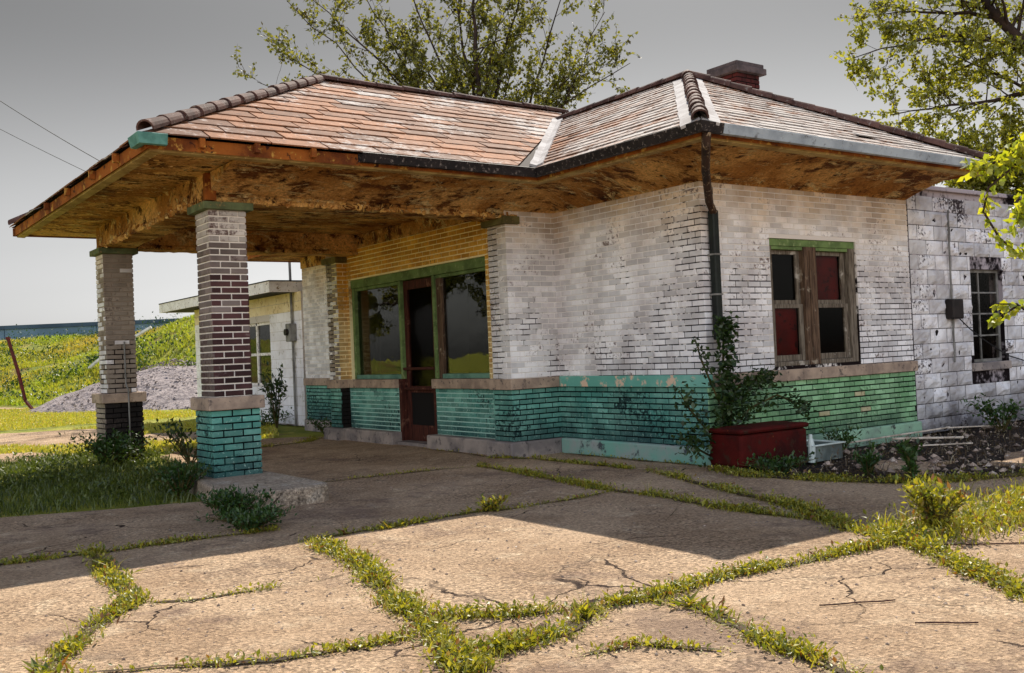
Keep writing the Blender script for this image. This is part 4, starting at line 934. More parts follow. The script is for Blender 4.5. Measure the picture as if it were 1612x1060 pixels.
for _ in range(900):
    p = V((sr.uniform(-.1, 7.5), sr.uniform(-3.2, -.15), 0))
    if inside((p.x, p.y), LOT): continue
    r = sr.choice([.008, .012, .016, .02, .035, .05]) * sr.uniform(.7, 1.3); a = sr.uniform(0, 6.28); c = p + Z * (r * .2)
    pts = [c + V((math.cos(a + k * 1.2566) * r * sr.uniform(.6, 1.3), math.sin(a + k * 1.2566) * r * sr.uniform(.6, 1.3), sr.uniform(-.2, .2) * r)) for k in range(5)] + [c + V((0, 0, r * .7)), c - Z * r * .4]
    sm.idx(pts, [(k, (k + 1) % 5, 5) for k in range(5)] + [((k + 1) % 5, k, 6) for k in range(5)], 0, sr.random())
tag(sm.build('loose_gravel', M['stone']), 'small stones scattered over the broken pavement', 'gravel', kind='stuff')

# ------------------------------------------------------------------ bank, barrier, gravel heap
FW = V((0.584, 0.812, 0)).normalized(); RT = V((FW.y, -FW.x, 0)); C0 = V((-8.298, -7.804, 0))
def wp(lat, dep, z=0.0): return C0 + RT * lat + FW * dep + Z * z
sst = lambda t: max(0, min(1, t)) ** 2 * (3 - 2 * max(0, min(1, t)))
def hill_h(lat, dep):
    h = 3.62 * sst((dep - 41 + 1.5 * nz(lat, 3, .15)) / 24)
    h += 2.75 * math.exp(-((lat + 14.5) / 3.6) ** 2 / 2 - ((dep - 51) / 5.0) ** 2 / 2)
    if h > .05: h += (.28 * nz(lat, dep, .35) + .16 * nz(lat + 9, dep, .9)) * min(1, h) * (1 - sst((dep - 60) / 5))
    return h - .06
mb = MB(); la = [-70 + i * 1.0 for i in range(120)]; de = [38 + i * .7 for i in range(46)] + [75, 90, 120, 200]
mb.v = [tuple(wp(a, d, hill_h(a, d))) for a in la for d in de]; nd = len(de)
for i in range(len(la) - 1):
    for j in range(nd - 1): mb.f.append((i * nd + j, (i + 1) * nd + j, (i + 1) * nd + j + 1, i * nd + j + 1)); mb.m.append(0); mb.r.append(.5)
tag(mb.build('hill', M['bank'], smooth=True), kind='structure')
br = thing('highway_barrier', 'long blue-grey concrete barrier wall along the top of the grass bank', 'barrier', tuple(wp(-20, 66.2, 3.4)))
def obox(mb, lat0, lat1, d0, d1, z0, z1, org):
    p = [wp(lat0, d0, z0), wp(lat1, d0, z0), wp(lat1, d1, z0), wp(lat0, d1, z0)]; p += [q + Z * (z1 - z0) for q in p]; p = [q - org for q in p]
    mb.idx(p, [(0, 3, 2, 1), (4, 5, 6, 7), (0, 1, 5, 4), (1, 2, 6, 5), (2, 3, 7, 6), (3, 0, 4, 7)])
og = wp(-20, 66.2, 3.4); b1 = MB(); b2 = MB()
for i in range(14):
    l0 = -64 + i * 6.1; obox(b1, l0 + .02, l0 + 6.08, 66.0, 66.35, 3.2, 4.28, og); obox(b2, l0 + .02, l0 + 6.08, 65.9, 66.45, 4.281, 4.53, og)
b1.build('barrier_panels', M['barrier'], br); b2.build('cap_rail', M['barrier_cap'], br)

mb = MB(); N = 60; R0 = 5.0; gc = V((3.1, 29.3, 0))
for i in range(N + 1):
    for j in range(N + 1):
        x, y = (i / N * 2 - 1) * R0, (j / N * 2 - 1) * R0; r = math.hypot(x * .95, y); a = math.atan2(y, x)
        h = 1.62 * max(0, 1 - (r / (R0 * (.93 + .07 * math.sin(3 * a)))) ** 1.25) ; h = h - .18 * math.exp(-r * r / .6)
        h += .10 * nz(x + 3, y, .8) * min(1, h * 2) + .05 * nz(x, y + 7, 2.6) * min(1, h * 3)
        mb.v.append((gc.x + x, gc.y + y, h - .06))
for i in range(N):
    for j in range(N): mb.f.append((i * (N + 1) + j, (i + 1) * (N + 1) + j, (i + 1) * (N + 1) + j + 1, i * (N + 1) + j + 1)); mb.m.append(0); mb.r.append(.5)
gs = random.Random(4)
for _ in range(2600):
    a, rr = gs.uniform(0, 6.28), R0 * math.sqrt(gs.random()) * 1.08; x, y = rr * math.cos(a), rr * math.sin(a); h = max(0, 1.62 * max(0, 1 - (rr / (R0 * .95)) ** 1.25))
    s = gs.uniform(.03, .09); c = V((gc.x + x, gc.y + y, h + .0))
    pts = [c + V((gs.uniform(-s, s), gs.uniform(-s, s), gs.uniform(-s, s) * .7)) for _ in range(4)]
    mb.idx(pts, [(0, 1, 2), (0, 2, 3), (0, 3, 1), (1, 3, 2)], 0, gs.random())
tag(mb.build('gravel_heap', M['gravel']), 'low heap of grey gravel in front of the grass bank', 'gravel heap')
mb = MB(); mb.tube([wp(-17.25, 36.0, -.1), wp(-17.6, 36, .35), wp(-17.85, 36.05, 1.4), wp(-18.2, 36.1, 2.62)], .065, 6); mb.tube([wp(-18.2, 36.1, 2.60), wp(-18.2, 36.1, 2.68)], .085, 6)
tag(mb.build('steel_post', M['steel_rust']), 'leaning rust-red steel post standing alone on the lawn', 'post')
mb = MB(); mb.tube([(2.73, 40.95, 1.45), (3.4, 40.4, 2.1), (5.1, 39.2, 3.22)], .075, 8)
tag(mb.build('white_pipe', M['white_pipe']), 'long white pipe leaning out of the grass bank behind the far column', 'pipe')

# ------------------------------------------------------------------ pump island and things by the walls
mb = MB(); isl = []
for cx, cy, a0 in ((-4.28, 1.28, -90), (-4.28, 3.2, 0), (-4.62, 3.2, 90), (-4.92, 1.28, 180)):
    for k in range(7): t = rad(a0 + 15 * k); isl.append((cx + .2 * math.cos(t), cy + .2 * math.sin(t)))
mb.prism(isl, -.05, .165)
tag(mb.build('pump_island', M['island'], bevel=.025), 'raised rounded concrete kerb island under the near canopy column', 'kerb island')

chd = thing('red_chest', 'old dark red metal chest standing in weeds by the corner downspout', 'chest', (0.22, -0.5, 0))
mb = MB(); mb.box((-.53, -.22, .05), (.55, .24, .39)); body = mb.build('body', M['chest_red'], chd, bevel=.03)
mb = MB(); mb.box((-.55, -.245, .395), (.57, .26, .45)); mb.build('lid', M['chest_red'], chd, bevel=.028)
for x in (-.48, .42):
    for y in (-.18, .14):
        mb = MB(); mb.box((x, y, -.03), (x + .07, y + .06, .072)); mb.build('leg', M['chest_red'], chd)
mb = MB(); mb.box((.54, -.10, .26), (.60, .06, .30)); mb.box((.555, -.04, .2), (.575, 0, .26)); mb.build('latch', M['metal_grey'], body)
tr = thing('enamel_trough', 'pale enamel trough lying behind the red chest', 'trough', (1.0, -0.5, 0))
mb = MB(); mb.prism([(-.2, -.25), (.34, -.25), (.34, .2), (-.2, .2)], 0.0, .04)
for lo, hi in (((-.2, -.25, .04), (.34, -.22, .17)), ((-.2, .17, .04), (.34, .2, .17)), ((-.2, -.219, .04), (-.17, .169, .17)), ((.31, -.219, .04), (.34, .169, .17))): mb.box(lo, hi)
mb.build('basin', M['trough'], tr)
mb = MB()
for lo, hi in (((-.22, -.28, .171), (.37, -.23, .188)), ((-.22, .18, .171), (.37, .23, .188)), ((-.22, -.229, .171), (-.17, .179, .188)), ((.32, -.229, .171), (.37, .179, .188))): mb.box(lo, hi)
mb.build('rim', M['trough_rim'], tr, bevel=.006)
mb = MB(); mb.tube([(.80, -.74, 0), (.81, -.74, .16), (.81, -.73, .26)], [.04, .04, .028], 10); mb.tube([(.81, -.73, .26), (.81, -.73, .31)], .02, 10)
tag(mb.build('plastic_bottle', M['trough_rim']), 'small pale bottle standing at the right end of the red chest', 'bottle')
for k, (p, q, r, m, lab) in enumerate((((2.2, -.16, .06), (4.3, -.30, .10), .012, 'stick', 'long pale stick lying along the foot of the window wall'), ((4.2, -.32, .10), (5.4, -.5, .05), .010, 'stick', 'pale stick lying along the foot of the block wing'),
     ((2.6, -.55, .10), (3.5, -.95, .06), .014, 'stick', 'short thick pale stick on the leaf litter by the long one'), ((2.3, -1.1, .07), (3.0, -1.35, .05), .009, 'stick', 'thin pale stick among the shaded weeds nearest the pavement edge'), ((2.7, -2.4, .05), (4.6, -2.7, .04), .010, 'stick', 'pale stick at the pavement edge by the right border'),
     ((-2.40, -4.12, .008), (-1.7, -4.75, .006), .0045, 'twig', 'long dark red rod lying on the pavement beside the tall weed'), ((-4.1, -4.55, .008), (-3.75, -4.75, .008), .004, 'twig', 'thin dark twig on the middle of the pavement slab'), ((-4.05, -5.05, .008), (-3.85, -5.25, .008), .004, 'twig', 'short dark twig at the bottom right of the pavement'))):
    mb = MB(); a, b = V(p), V(q); s = (b - a).cross(Z).normalized(); mb.tube([a.lerp(b, t / 6) + s * .006 * math.sin(t * 1.7 + k) for t in range(7)], r, 6)
    tag(mb.build('stick' if m == 'stick' else 'twig', M[m]), lab, 'stick' if m == 'stick' else 'twig', 'sticks lying on the ground')

# ------------------------------------------------------------------ weeds and grass
wr = random.Random(31)
def bush(name, label, cat, x, y, h, spread, n, size, mat, z=-0.01, stems=6, group=None, up=1.2):
    root = thing(name, label, cat, (x, y, z), group); f = MB(); s = MB()
    for k in range(stems):
        a = wr.uniform(0, 6.28); t = V((math.cos(a), math.sin(a), 0)) * spread * wr.uniform(.3, 1) + Z * h * wr.uniform(.6, 1.0); m = t * .5 + Z * h * .12
        s.tube([V((0, 0, -.02)), m, t], [.006 + h * .006, .005 + h * .003, .002], 5)
        for _ in range(n // stems):
            u = wr.uniform(.15, 1.05); b = V((0, 0, 0)).lerp(m, min(1, u * 2)) if u < .5 else m.lerp(t, u * 2 - 1)
            d = rdir(wr, .5); leaf_quad(f, b + d * size * .2 + rdir(wr) * spread * .12, d + Z * .3 * up, Z + rdir(wr) * .8, size * wr.uniform(.6, 1.3), size * wr.uniform(.35, .6), wr.random())
    f.build('foliage', mat, root); s.build('stems', M['stem'], root); return root
bush('weed_plant', 'tall bright leafy weed standing in sunlight at the right of the pavement', 'weed', -1.95, -3.9, .36, .26, 800, .055, M['leaf_weed'], stems=20)
bush('weed_plant', 'bushy shaded weed with pale tip behind the sunlit tall weed', 'weed', .05, -2.45, .36, .16, 220, .07, M['leaf_dark'], stems=7)
bush('weed_plant', 'dark low weed on the soil right of the red chest', 'weed', 0.15, -1.9, .30, .22, 260, .06, M['leaf_dark'], stems=9)
bush('weed_plant', 'dark leafy weed at the foot of the window wall beside the trough', 'weed', 1.75, -.42, .30, .28, 240, .06, M['leaf_dark'], stems=8)
bush('weed_plant', 'dense dark green weed clump against the end of the kerb island', 'weed', -5.2, .75, .24, .34, 1500, .05, M['leaf_dark'], stems=40)
bush('weed_plant', 'spreading dark weed clump in the pavement joint below the kerb island', 'weed', -5.3, .12, .17, .38, 1100, .045, M['leaf_dark'], stems=34)
bush('weed_plant', 'leafy weed thicket hugging the left side of the kerb island', 'weed', -5.05, 2.75, .36, .36, 900, .055, M['leaf_dark'], stems=28)
bush('weed_plant', 'tall dark weed thicket round the black pedestal of the far column', 'weed', -4.75, 6.75, .5, .6, 1300, .065, M['leaf_dark'], stems=34)
bush('weed_plant', 'sparse leggy weed between the two canopy columns', 'weed', -3.9, 6.0, .70, .55, 260, .08, M['leaf_vine'], stems=12)
bush('weed_plant', 'low weed at the corner of the stone base beside the yard', 'weed', -.35, 9.3, .28, .35, 240, .06, M['leaf_dark'], stems=9)
bush('sapling', 'thin leafy sapling against the white outbuilding wall', 'sapling', -.45, 11.3, 1.35, .42, 240, .12, M['leaf_vine'], stems=7)
bush('weed_plant', 'low weeds along the foot of the white outbuilding', 'weed', -.35, 12.3, .3, .8, 420, .07, M['leaf_dark'], stems=16)
bush('weed_plant', 'low dark weed in front of the red chest', 'weed', -.05, -.98, .15, .50, 700, .05, M['leaf_dark'], stems=30)
bush('weed_plant', 'dark shrubby weed in the deep shade by the block wing', 'weed', 5.1, -.6, .45, .5, 360, .08, M['leaf_dark'], stems=12)
bush('weed_plant', 'small sunlit leafy weed at the corner of the canopy shadow', 'weed', -2.0, -2.98, .12, .14, 150, .035, M['leaf_weed'], stems=8)
bush('weed_plant', 'small bright weed near the sunlit end of the long joint', 'weed', -3.45, -.62, .13, .26, 200, .045, M['leaf_weed'], stems=10)

gmb = MB(); gr = random.Random(8)
def grass_patch(n, fn, hh, ww, mb, lean=.45, per=4):
    k = 0
    while k < n:
        p = fn()
        if p is None: k += .2; continue
        for _ in range(per):
            q = p + V((gr.gauss(0, .035), gr.gauss(0, .035), 0)); blade(mb, q, gr.uniform(*hh), gr.uniform(*ww), lean, gr)
        k += 1
def ok(p): return not inside((p.x, p.y), LOT) and not any(inside((p.x, p.y), f) for f in FARS)
def bed():
    p = V((gr.uniform(-9.5, -3.6), gr.uniform(2.0, 9.2), 0))
    return p if ok(p) and not (p.x > -5.0 and p.x < -4.05 and p.y < 3.4) else None
grass_patch(7000, bed, (.04, .13), (.006, .012), gmb)
for _ in range(420):
    p = bed()
    if p is None or nz(p.x, p.y, .7) < -.1: continue
    sp = gr.uniform(.08, .2); hh = gr.uniform(.06, .16) * (2.2 if (p.x + 4.4) ** 2 + (p.y - 6.6) ** 2 < 1.6 else 1)
    for _ in range(34):
        t = gr.random(); leaf_quad(gmb, p + V((gr.gauss(0, sp), gr.gauss(0, sp), hh * t)), rdir(gr, .5), Z + rdir(gr) * .5, gr.uniform(.04, .08), gr.uniform(.02, .035), gr.random())
tag(gmb.build('grass', M['grass_shade']), 'shaded grass and weeds between the canopy columns', 'grass', kind='stuff')
gmb = MB()
def lawn():
    d = 16 + 24 * gr.random() ** 1.2; l = -d * gr.uniform(.24, .56); p = wp(l, d); p.z = 0
    if not ok(p) or p.x > .2 and p.y < 19 or (p.x - gc.x) ** 2 + (p.y - gc.y) ** 2 < 24 or nz(p.x, p.y, .25) < -.32: return None
    if d > 30 and nz(p.x, p.y, .12) > .15: return None
    return p
grass_patch(12000, lawn, (.03, .10), (.012, .026), gmb)
tag(gmb.build('grass', M['grass']), 'sunlit lawn grass beyond the canopy', 'grass', kind='stuff')
gmb = MB()
def bankp():
    d = gr.uniform(40, 63); l = -d * gr.uniform(.28, .58); h = hill_h(l, d)
    return wp(l, d, h) if h > .03 and mnoise.noise(V((l * .4, d * .4, 3))) > -.25 else None
n0 = 0
grass_patch(9000, bankp, (.10, .30), (.03, .07), gmb, per=3)
for f_i, f in enumerate(gmb.f):
    p = V(gmb.v[f[0]]) - C0; l, d = p.dot(RT), p.dot(FW)
    g = math.exp(-((l + 14.5) / 4.0) ** 2 / 2 - ((d - 51) / 6.0) ** 2 / 2)
    gmb.r[f_i] = max(0, min(.95, .80 + .9 * mnoise.noise(V((l * .16, d * .16, 5))) - .75 * g + gr.uniform(-.18, .18)))
for _ in range(60):
    p = None
    while p is None: p = bankp()
    s = gr.uniform(.25, .7)
    for _ in range(110): leaf_quad(gmb, p + V((gr.gauss(0, s), gr.gauss(0, s), abs(gr.gauss(0, s * .55)))), rdir(gr, .4), Z, .16, .09, gr.random() * .6, 1)
tag(gmb.build('grass', [M['grass_bank'], M['leaf_dark']]), 'rough grass and low shrubs covering the bank below the barrier', 'grass', kind='stuff')
gmb = MB()
def litter():
    p = V((gr.uniform(-.3, 8), gr.uniform(-4.4, -.1), 0)); return p if ok(p) else None
grass_patch(700, litter, (.03, .14), (.006, .012), gmb, per=3)
for _ in range(3800):
    p = litter()
    if p: leaf_quad(gmb, p + Z * gr.uniform(0, .03), V((gr.gauss(0, 1), gr.gauss(0, 1), gr.uniform(-.1, .3))), Z + rdir(gr) * .4, gr.uniform(.03, .07), gr.uniform(.02, .04), gr.random())
tag(gmb.build('leaf_litter', leaf('litter_leaves', S(90, 72, 48), S(56, 44, 34), .2, S(170, 156, 130))), 'dead leaves and thin grass on the soil along the side wall', 'leaf litter', kind='stuff')
gmb = MB()
for _ in range(4200):
    t = gr.random(); p = V((-2.3 + 2.6 * t + gr.gauss(0, .12), -3.95 + .25 * t + gr.gauss(0, .22) - t * .2, .02))
    if gr.random() < .5: blade(gmb, p, gr.uniform(.04, .14), gr.uniform(.006, .012), .5, gr)
    else: leaf_quad(gmb, p + Z * gr.uniform(0, .07), rdir(gr, .7), Z + rdir(gr) * .6, gr.uniform(.03, .06), gr.uniform(.015, .03), gr.random())
tag(gmb.build('weed_patch', M['leaf_weed']), 'patch of sunlit weeds spreading right of the tall weed', 'weeds', kind='stuff')

# creeper on the front corner
vr = random.Random(19); vn = thing('creeper_vine', 'dark leafy creeper climbing the downspout at the front corner', 'vine', (0.1, -0.14, 0))
vf, vs = MB(), MB()
def vine(pts, n, size, sp):
    P = [V(p) for p in pts]; vs.tube(P, [.012] * (len(P) - 1) + [.004], 5)
    for _ in range(n):
        t = vr.random() * (len(P) - 1); i = min(int(t), len(P) - 2); b = P[i].lerp(P[i + 1], t - i)
        o = V((vr.gauss(0, sp), -abs(vr.gauss(0, sp * .6)), vr.gauss(0, sp * .8))); d = rdir(vr) + V((0, -.7, -.2))
        leaf_quad(vf, b + o, d, Z + rdir(vr), size * vr.uniform(.6, 1.3), size * vr.uniform(.55, .95), vr.random())
vine([(0, 0, 0), (-.06, -.02, .5), (0.0, 0, 1.0), (.03, 0, 1.45), (.02, 0, 1.62)], 800, .07, .07)
vine([(-.02, 0, .55), (.2, -.03, .85), (.5, -.04, .93), (.75, -.02, .95)], 330, .066, .085)
vine([(0, 0, .3), (.3, -.1, .62), (.75, -.12, .74), (1.15, -.06, .62), (1.35, -.04, .55)], 220, .062, .08)
vine([(-.05, -.02, .6), (-.3, -.08, .95), (-.45, -.1, 1.2), (-.52, -.1, 1.42)], 90, .066, .05)
vine([(-.05, 0, .1), (-.45, -.12, .45), (-.72, -.12, .72), (-.8, -.1, .88)], 210, .066, .10)
vine([(-.1, 0, .05), (-.6, -.12, .25), (-.85, -.1, .42)], 200, .064, .09)
vine([(.0, -.05, .0), (-.02, -.08, .4), (.04, -.1, .8)], 330, .066, .12)
vf.build('foliage', M['leaf_vine'], vn); vs.build('stems', M['stem'], vn)

# ------------------------------------------------------------------ trees
def curve(p0, p1, n, bow, rng):
    p0, p1 = V(p0), V(p1); L = (p1 - p0).length; a = rdir(rng) * L * bow; a.z = abs(a.z); pts = []
    for i in range(n + 1):
        t = i / n; pts.append(p0.lerp(p1, t) + a * math.sin(math.pi * t) + rdir(rng) * L * .012 * (0 < i < n))
    return pts
def twig(wb, lb, p, d, L, rng, size, nl, gap=1.0):
    pts = [p]; q = p
    for i in range(4):
        d = (d + rdir(rng) * .28 + Z * .05).normalized(); q = q + d * L / 4; pts.append(q)
    wb.tube(pts, [.011, .009, .007, .005, .003], 4, cap=False)
    for i in range(1, 5):
        if rng.random() > gap: continue
        for _ in range(nl):
            b = pts[i - 1].lerp(pts[i], rng.random()) + rdir(rng) * size * .55
            leaf_quad(lb, b, rdir(rng) + V((0, 0, -.45)), rdir(rng), size * rng.uniform(.55, 1.25), size * rng.uniform(.45, .8), rng.random())
def limb(wb, lb, pts, r0, r1, rng, nb, bl, size, nl, upw=.35, start=.3, nt=4, gap=1.0, tl=.5):
    k = len(pts); wb.tube(pts, [r0 + (r1 - r0) * (i / (k - 1)) ** .8 for i in range(k)], 7)
    for b in range(nb):
        t = start + (1 - start) * (b + rng.random()) / nb; f = t * (k - 1); i = min(int(f), k - 2); p = pts[i].lerp(pts[i + 1], f - i); d0 = (pts[i + 1] - pts[i]).normalized()
        d = (d0 * .6 + rdir(rng) * .9 + Z * upw).normalized(); L = bl * (1.15 - .55 * t) * rng.uniform(.6, 1.25); e = p + d * L
        bp = curve(p, e, 6, .06, rng); rr = (r0 + (r1 - r0) * t) * .38; wb.tube(bp, [max(.006, rr * (1 - .75 * j / 6)) for j in range(7)], 5, cap=False)
        for m in range(nt):
            u = rng.uniform(.25, 1.0) if m else 1.0; g = u * 6; j = min(int(g), 5); tp = bp[j].lerp(bp[j + 1], g - j)
            twig(wb, lb, tp, (d * .7 + rdir(rng) * .8 + Z * .25).normalized(), tl * rng.uniform(.6, 1.4), rng, size, nl, gap)

tr1 = random.Random(42)
tree = thing('leafy_tree', 'tall half-bare spring tree standing behind the middle of the roof', 'tree', (11.2, 20.2, 0))
wb, lb = MB(), MB(); B0 = V((11.2, 20.2, 0)); rel = lambda p: V(p) - B0
tk = [V((0, 0, -.1)), V((-.1, .05, 2.5)), V((-.25, .0, 5.2)), V((-.33, -.05, 7.6))]
wb.tube(tk, [.34, .27, .22, .19], 10); fk1 = tk[-1]
ends = [((10.85, 20.1, 15.5), .15), ((10.0, 20.7, 14.8), .10), ((8.8, 21.5, 14.6), .09), ((12.4, 19.0, 14.6), .10), ((13.5, 18.2, 14.2), .09), ((7.2, 22.5, 12.6), .08), ((6.3, 23.2, 13.6), .075), ((5.3, 23.9, 12.0), .07), ((4.7, 24.4, 10.9), .06), ((14.2, 17.7, 11.2), .07), ((15.0, 17.0, 11.0), .06), ((13.5, 18.3, 10.2), .06), ((11.7, 19.6, 13.0), .08), ((8.0, 22.0, 10.4), .07), ((12.8, 18.9, 9.6), .06), ((9.4, 21.6, 12.0), .07), ((6.6, 23.0, 10.6), .06), ((5.6, 23.7, 13.6), .06), ((7.7, 22.2, 13.8), .07), ((14.4, 17.5, 12.8), .06), ((10.2, 20.8, 11.2), .06), ((11.9, 19.5, 11.0), .06)]
for k, (e, r) in enumerate(ends):
    base = tk[2].lerp(tk[3], tr1.uniform(-.5, 1.0)) if k % 3 else fk1
    near = k in (0, 1, 3, 12, 13, 14, 15)
    limb(wb, lb, curve(base, rel(e), 9, .05, tr1), r, .012, tr1, 14 if near else 11, 2.0 if near else 1.5, .15, 5 if near else 4, upw=.35, start=.25, nt=6 if near else 5, gap=.95 if near else .85, tl=.7)
wb.build('trunk', M['bark'], tree, smooth=True); lb.build('crown', M['leaf_tree'], tree)

tr2 = random.Random(7)
tree = thing('leafy_tree', 'yellow-green spring tree with thick dark limbs at the right behind the block wing', 'tree', (20.6, 3.2, 0))
wb, lb = MB(), MB(); B0 = V((20.6, 3.2, 0))
tk = [V((0, 0, -.1)), V((-.1, .1, 2.2)), V((-.4, .4, 4.3)), V((-1.0, .8, 6.2))]
wb.tube(tk, [.42, .34, .28, .24], 10)
L1 = [tk[3], rel((18.6, 4.7, 8.0)), rel((17.9, 5.2, 8.8)), rel((17.3, 5.7, 9.7)), rel((16.9, 5.95, 10.6))]
limb(wb, lb, L1, .2, .1, tr2, 22, 2.2, .12, 7, nt=6, start=.15, tl=.6)
limb(wb, lb, curve(rel((17.4, 5.6, 9.55)), rel((15.0, 7.3, 9.75)), 8, .05, tr2), .07, .012, tr2, 18, 1.5, .12, 6, start=.1, tl=.55, upw=0)
limb(wb, lb, curve(rel((17.0, 5.9, 9.2)), rel((14.2, 7.9, 8.6)), 8, .05, tr2), .05, .010, tr2, 15, 1.0, .15, 6, start=.2, tl=.5, upw=-.1, gap=.8)
limb(wb, lb, curve(rel((18.6, 4.7, 7.6)), rel((15.0, 7.3, 7.1)), 8, .06, tr2), .08, .012, tr2, 22, 1.6, .12, 9, start=.15, tl=.55, upw=.1)
limb(wb, lb, curve(tk[3], rel((16.4, 6.3, 8.6)), 8, .06, tr2), .09, .012, tr2, 22, 1.7, .12, 9, start=.2, tl=.6)
limb(wb, lb, curve(tk[2], rel((16.2, 6.5, 6.0)), 8, .05, tr2), .09, .012, tr2, 34, 1.6, .12, 12, start=.2, tl=.6, upw=.1)
limb(wb, lb, curve(tk[2], rel((17.0, 5.9, 5.2)), 8, .04, tr2), .08, .012, tr2, 34, 1.6, .12, 13, start=.25, tl=.6)
limb(wb, lb, curve(tk[3], rel((18.4, 4.9, 11.5)), 8, .06, tr2), .12, .02, tr2, 24, 2.2, .12, 8, start=.2, tl=.6)
limb(wb, lb, curve(tk[2], rel((18.2, 5.0, 6.2)), 8, .06, tr2), .10, .02, tr2, 32, 1.8, .12, 12, start=.25, tl=.6)
limb(wb, lb, curve(tk[1], rel((16.6, 6.2, 4.7)), 8, .04, tr2), .07, .012, tr2, 30, 1.5, .12, 12, start=.35, tl=.6)
limb(wb, lb, curve(tk[2], rel((18.6, 4.7, 5.0)), 8, .04, tr2), .07, .012, tr2, 26, 1.6, .12, 12, start=.2, tl=.6)
limb(wb, lb, curve(tk[3], rel((23.5, 1.5, 11.0)), 8, .06, tr2), .14, .02, tr2, 12, 2.2, .14, 5, start=.3, tl=.7)
limb(wb, lb, curve(tk[3], rel((21.5, 5.5, 12.0)), 8, .06, tr2), .14, .02, tr2, 12, 2.2, .14, 5, start=.3, tl=.7)
wb.build('trunk', M['bark'], tree, smooth=True); lb.build('crown', M['leaf_right'], tree)

tr4 = random.Random(5)
for (x, y, hgt), lab in (((-15.5, 31.5, 12.5), 'broad dark tree beyond the left edge of the lawn, mirrored in the left shop window'), ((-22.0, 27.0, 11.0), 'second broad tree further left, mirrored in the right shop window'), ((-30.0, 21.0, 11.5), 'outermost broad tree across the yard, seen only in the glass')):
    tree = thing('broad_tree', lab, 'tree', (x, y, 0), 'trees across the yard'); wb, lb = MB(), MB()
    tk = [V((0, 0, -.1)), V((.1, 0, 2)), V((0, .1, 4))]; wb.tube(tk, [.4, .32, .26], 8)
    for k in range(13):
        a = k * 2.4; e = V((math.cos(a) * tr4.uniform(2, 4.6), math.sin(a) * tr4.uniform(2, 4.6), tr4.uniform(3.4, hgt)))
        limb(wb, lb, curve(tk[1].lerp(tk[2], tr4.random()), e, 6, .06, tr4), .11, .015, tr4, 8, 1.8, .34, 7, nt=4, tl=.8)
    wb.build('trunk', M['bark'], tree, smooth=True); lb.build('crown', M['leaf_tree'], tree)
tr3 = random.Random(3)
tree = thing('young_tree', 'bright leafy branch of a young tree hanging in front of the block wing', 'tree', (1.75, -3.95, 0))
wb, lb = MB(), MB(); B0 = V((1.75, -3.95, 0))
tk = [V((0, 0, -.1)), V((.02, 0, 1.2)), V((-.05, .05, 2.3)), V((-.1, .05, 3.4))]; wb.tube(tk, [.05, .045, .038, .03], 8)
def spray(pts, n, size, sp):
    P = [rel(p) for p in pts]; wb.tube(P, [.011] * (len(P) - 1) + [.004], 5)
    for _ in range(n):
        t = tr3.random() ** .8 * (len(P) - 1); i = min(int(t), len(P) - 2); b = P[i].lerp(P[i + 1], t - i) + rdir(tr3) * sp * tr3.random()
        leaf_quad(lb, b, rdir(tr3) + V((0, 0, -.8)), rdir(tr3), size * tr3.uniform(.6, 1.25), size * tr3.uniform(.6, .95), tr3.random())
spray([(1.70, -3.9, 2.3), (1.0, -3.45, 2.98), (.75, -3.26, 2.92), (.5, -3.08, 2.88), (.34, -2.97, 2.83)], 230, .085, .13)
spray([(.75, -3.26, 2.92), (.5, -3.05, 2.66), (.45, -3.02, 2.45), (.56, -3.1, 2.2), (.70, -3.2, 2.05)], 90, .08, .08)
spray([(1.72, -3.9, 2.4), (1.0, -3.42, 2.7), (.78, -3.27, 2.55), (.70, -3.2, 2.35)], 240, .085, .15)
spray([(1.74, -3.92, 1.35), (.85, -3.3, 1.42), (.66, -3.17, 1.60), (.5, -3.05, 1.61)], 34, .08, .05)
spray([(.66, -3.17, 1.58), (.55, -3.08, 1.50), (.49, -3.03, 1.46)], 34, .08, .05)
spray([(1.7, -3.9, 2.9), (1.1, -3.5, 3.15), (.8, -3.28, 3.05), (.66, -3.18, 2.95)], 150, .085, .14)
wb.build('trunk', M['bark'], tree); lb.build('crown', M['leaf_near'], tree)

# ================================================================== sky, sun, camera
EL, AZ = 46.3, 46.7
w = bpy.data.worlds.new('World'); scene.world = w; w.use_nodes = True
nt = w.node_tree; bg = nt.nodes['Background']
sky = nt.nodes.new('ShaderNodeTexSky'); sky.sky_type = 'NISHITA'; sky.sun_disc = False
sky.sun_elevation = rad(EL); sky.sun_rotation = rad(AZ); sky.air_density = 1.0; sky.dust_density = 2.5; sky.ozone_density = 1.0
tc = nt.nodes.new('ShaderNodeTexCoord'); dirv = tc.outputs['Generated']
def wmap(sock, a, b, lo, hi):
    m = nt.nodes.new('ShaderNodeMapRange'); m.interpolation_type = 'SMOOTHSTEP'
    for k, v in (('From Min', a), ('From Max', b), ('To Min', lo), ('To Max', hi)): m.inputs[k].default_value = v
    nt.links.new(sock, m.inputs['Value']); return m.outputs['Result']
def wmath(op, a, b):
    m = nt.nodes.new('ShaderNodeMath'); m.operation = op; nt.links.new(a, m.inputs[0]); nt.links.new(b, m.inputs[1]); return m.outputs[0]
sp = nt.nodes.new('ShaderNodeSeparateXYZ'); nt.links.new(dirv, sp.inputs[0])
hs = nt.nodes.new('ShaderNodeHueSaturation'); nt.links.new(sky.outputs[0], hs.inputs['Color'])
nt.links.new(wmap(sp.outputs[2], 0.32, 0.8, 0.06, 1.0), hs.inputs['Saturation'])      # hazy grey low down, bluer overhead
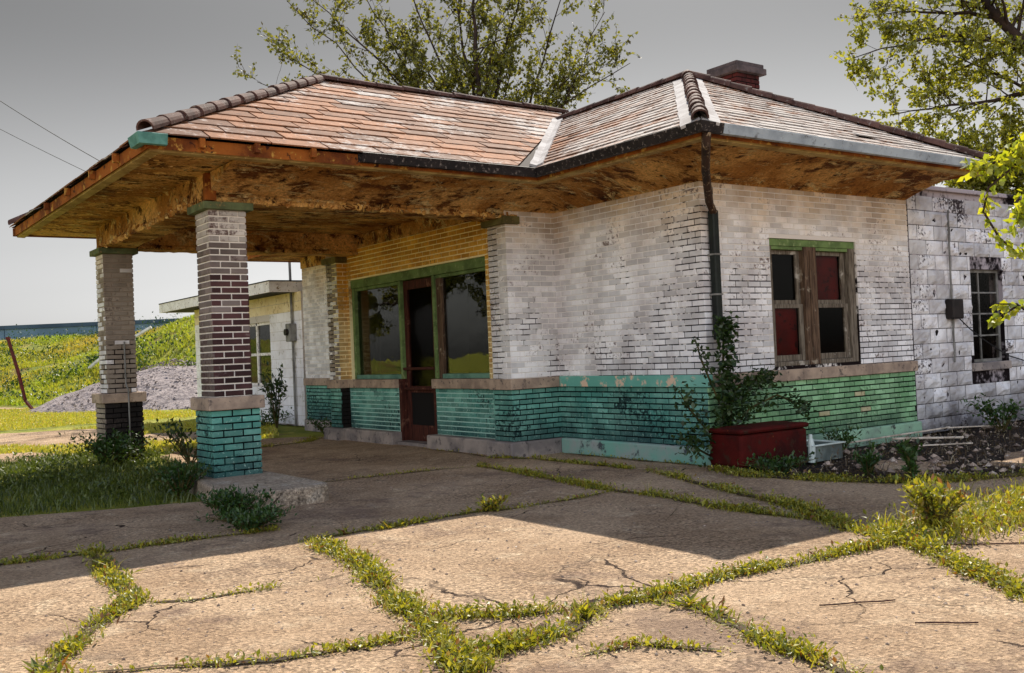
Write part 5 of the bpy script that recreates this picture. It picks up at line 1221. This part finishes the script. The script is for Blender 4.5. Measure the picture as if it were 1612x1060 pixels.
# sky opposite the sun is brightened as added fill for the shaded walls; the sunward half is dull grey, paler at the horizon
dt = nt.nodes.new('ShaderNodeVectorMath'); dt.operation = 'DOT_PRODUCT'; dt.inputs[1].default_value = (-0.54, -0.75, 0.38); nt.links.new(dirv, dt.inputs[0])
front = wmap(sp.outputs[2], 0.0, 0.33, 1.0, 0.31)
back = wmap(dt.outputs['Value'], 0.15, 0.8, 0.0, 3.3)
tot = wmath('ADD', front, back)
mm = nt.nodes.new('ShaderNodeVectorMath'); mm.operation = 'SCALE'
nt.links.new(hs.outputs['Color'], mm.inputs[0]); nt.links.new(tot, mm.inputs['Scale'])
nt.links.new(mm.outputs[0], bg.inputs['Color']); bg.inputs['Strength'].default_value = 0.06

sl = bpy.data.lights.new('sun', 'SUN'); sl.energy = 4.1; sl.angle = rad(0.5); sl.color = (1.0, 0.93, 0.82)
so = bpy.data.objects.new('sun', sl); COL.objects.link(so)
d = V((math.sin(rad(AZ)) * math.cos(rad(EL)), math.cos(rad(AZ)) * math.cos(rad(EL)), math.sin(rad(EL))))
so.rotation_euler = d.to_track_quat('Z', 'Y').to_euler(); so.location = (20, 20, 30)

cam = bpy.data.cameras.new('camera'); co = bpy.data.objects.new('camera', cam); COL.objects.link(co); scene.camera = co
cam.sensor_width = 36; cam.lens = 36 * 1570.2 / 1612; cam.clip_end = 2000; cam.clip_start = .05
yaw, pit, rol = rad(35.767), rad(0.893), rad(-2.443)
fwv = V((math.sin(yaw) * math.cos(pit), math.cos(yaw) * math.cos(pit), math.sin(pit))); rt = V((math.cos(yaw), -math.sin(yaw), 0)); upv = rt.cross(fwv)
r2 = rt * math.cos(rol) + upv * math.sin(rol); u2 = upv * math.cos(rol) - rt * math.sin(rol)
mt = Matrix((r2, u2, -fwv)).transposed().to_4x4(); mt.translation = (-8.298, -7.804, 1.361); co.matrix_world = mt

vs_ = scene.view_settings; scene.display_settings.display_device = 'sRGB'; vs_.view_transform = 'Standard'; vs_.look = 'None'; vs_.gamma = 1; vs_.use_curve_mapping = False; vs_.exposure = 1.0
scene.cycles.max_bounces = 8; scene.cycles.transparent_max_bounces = 12
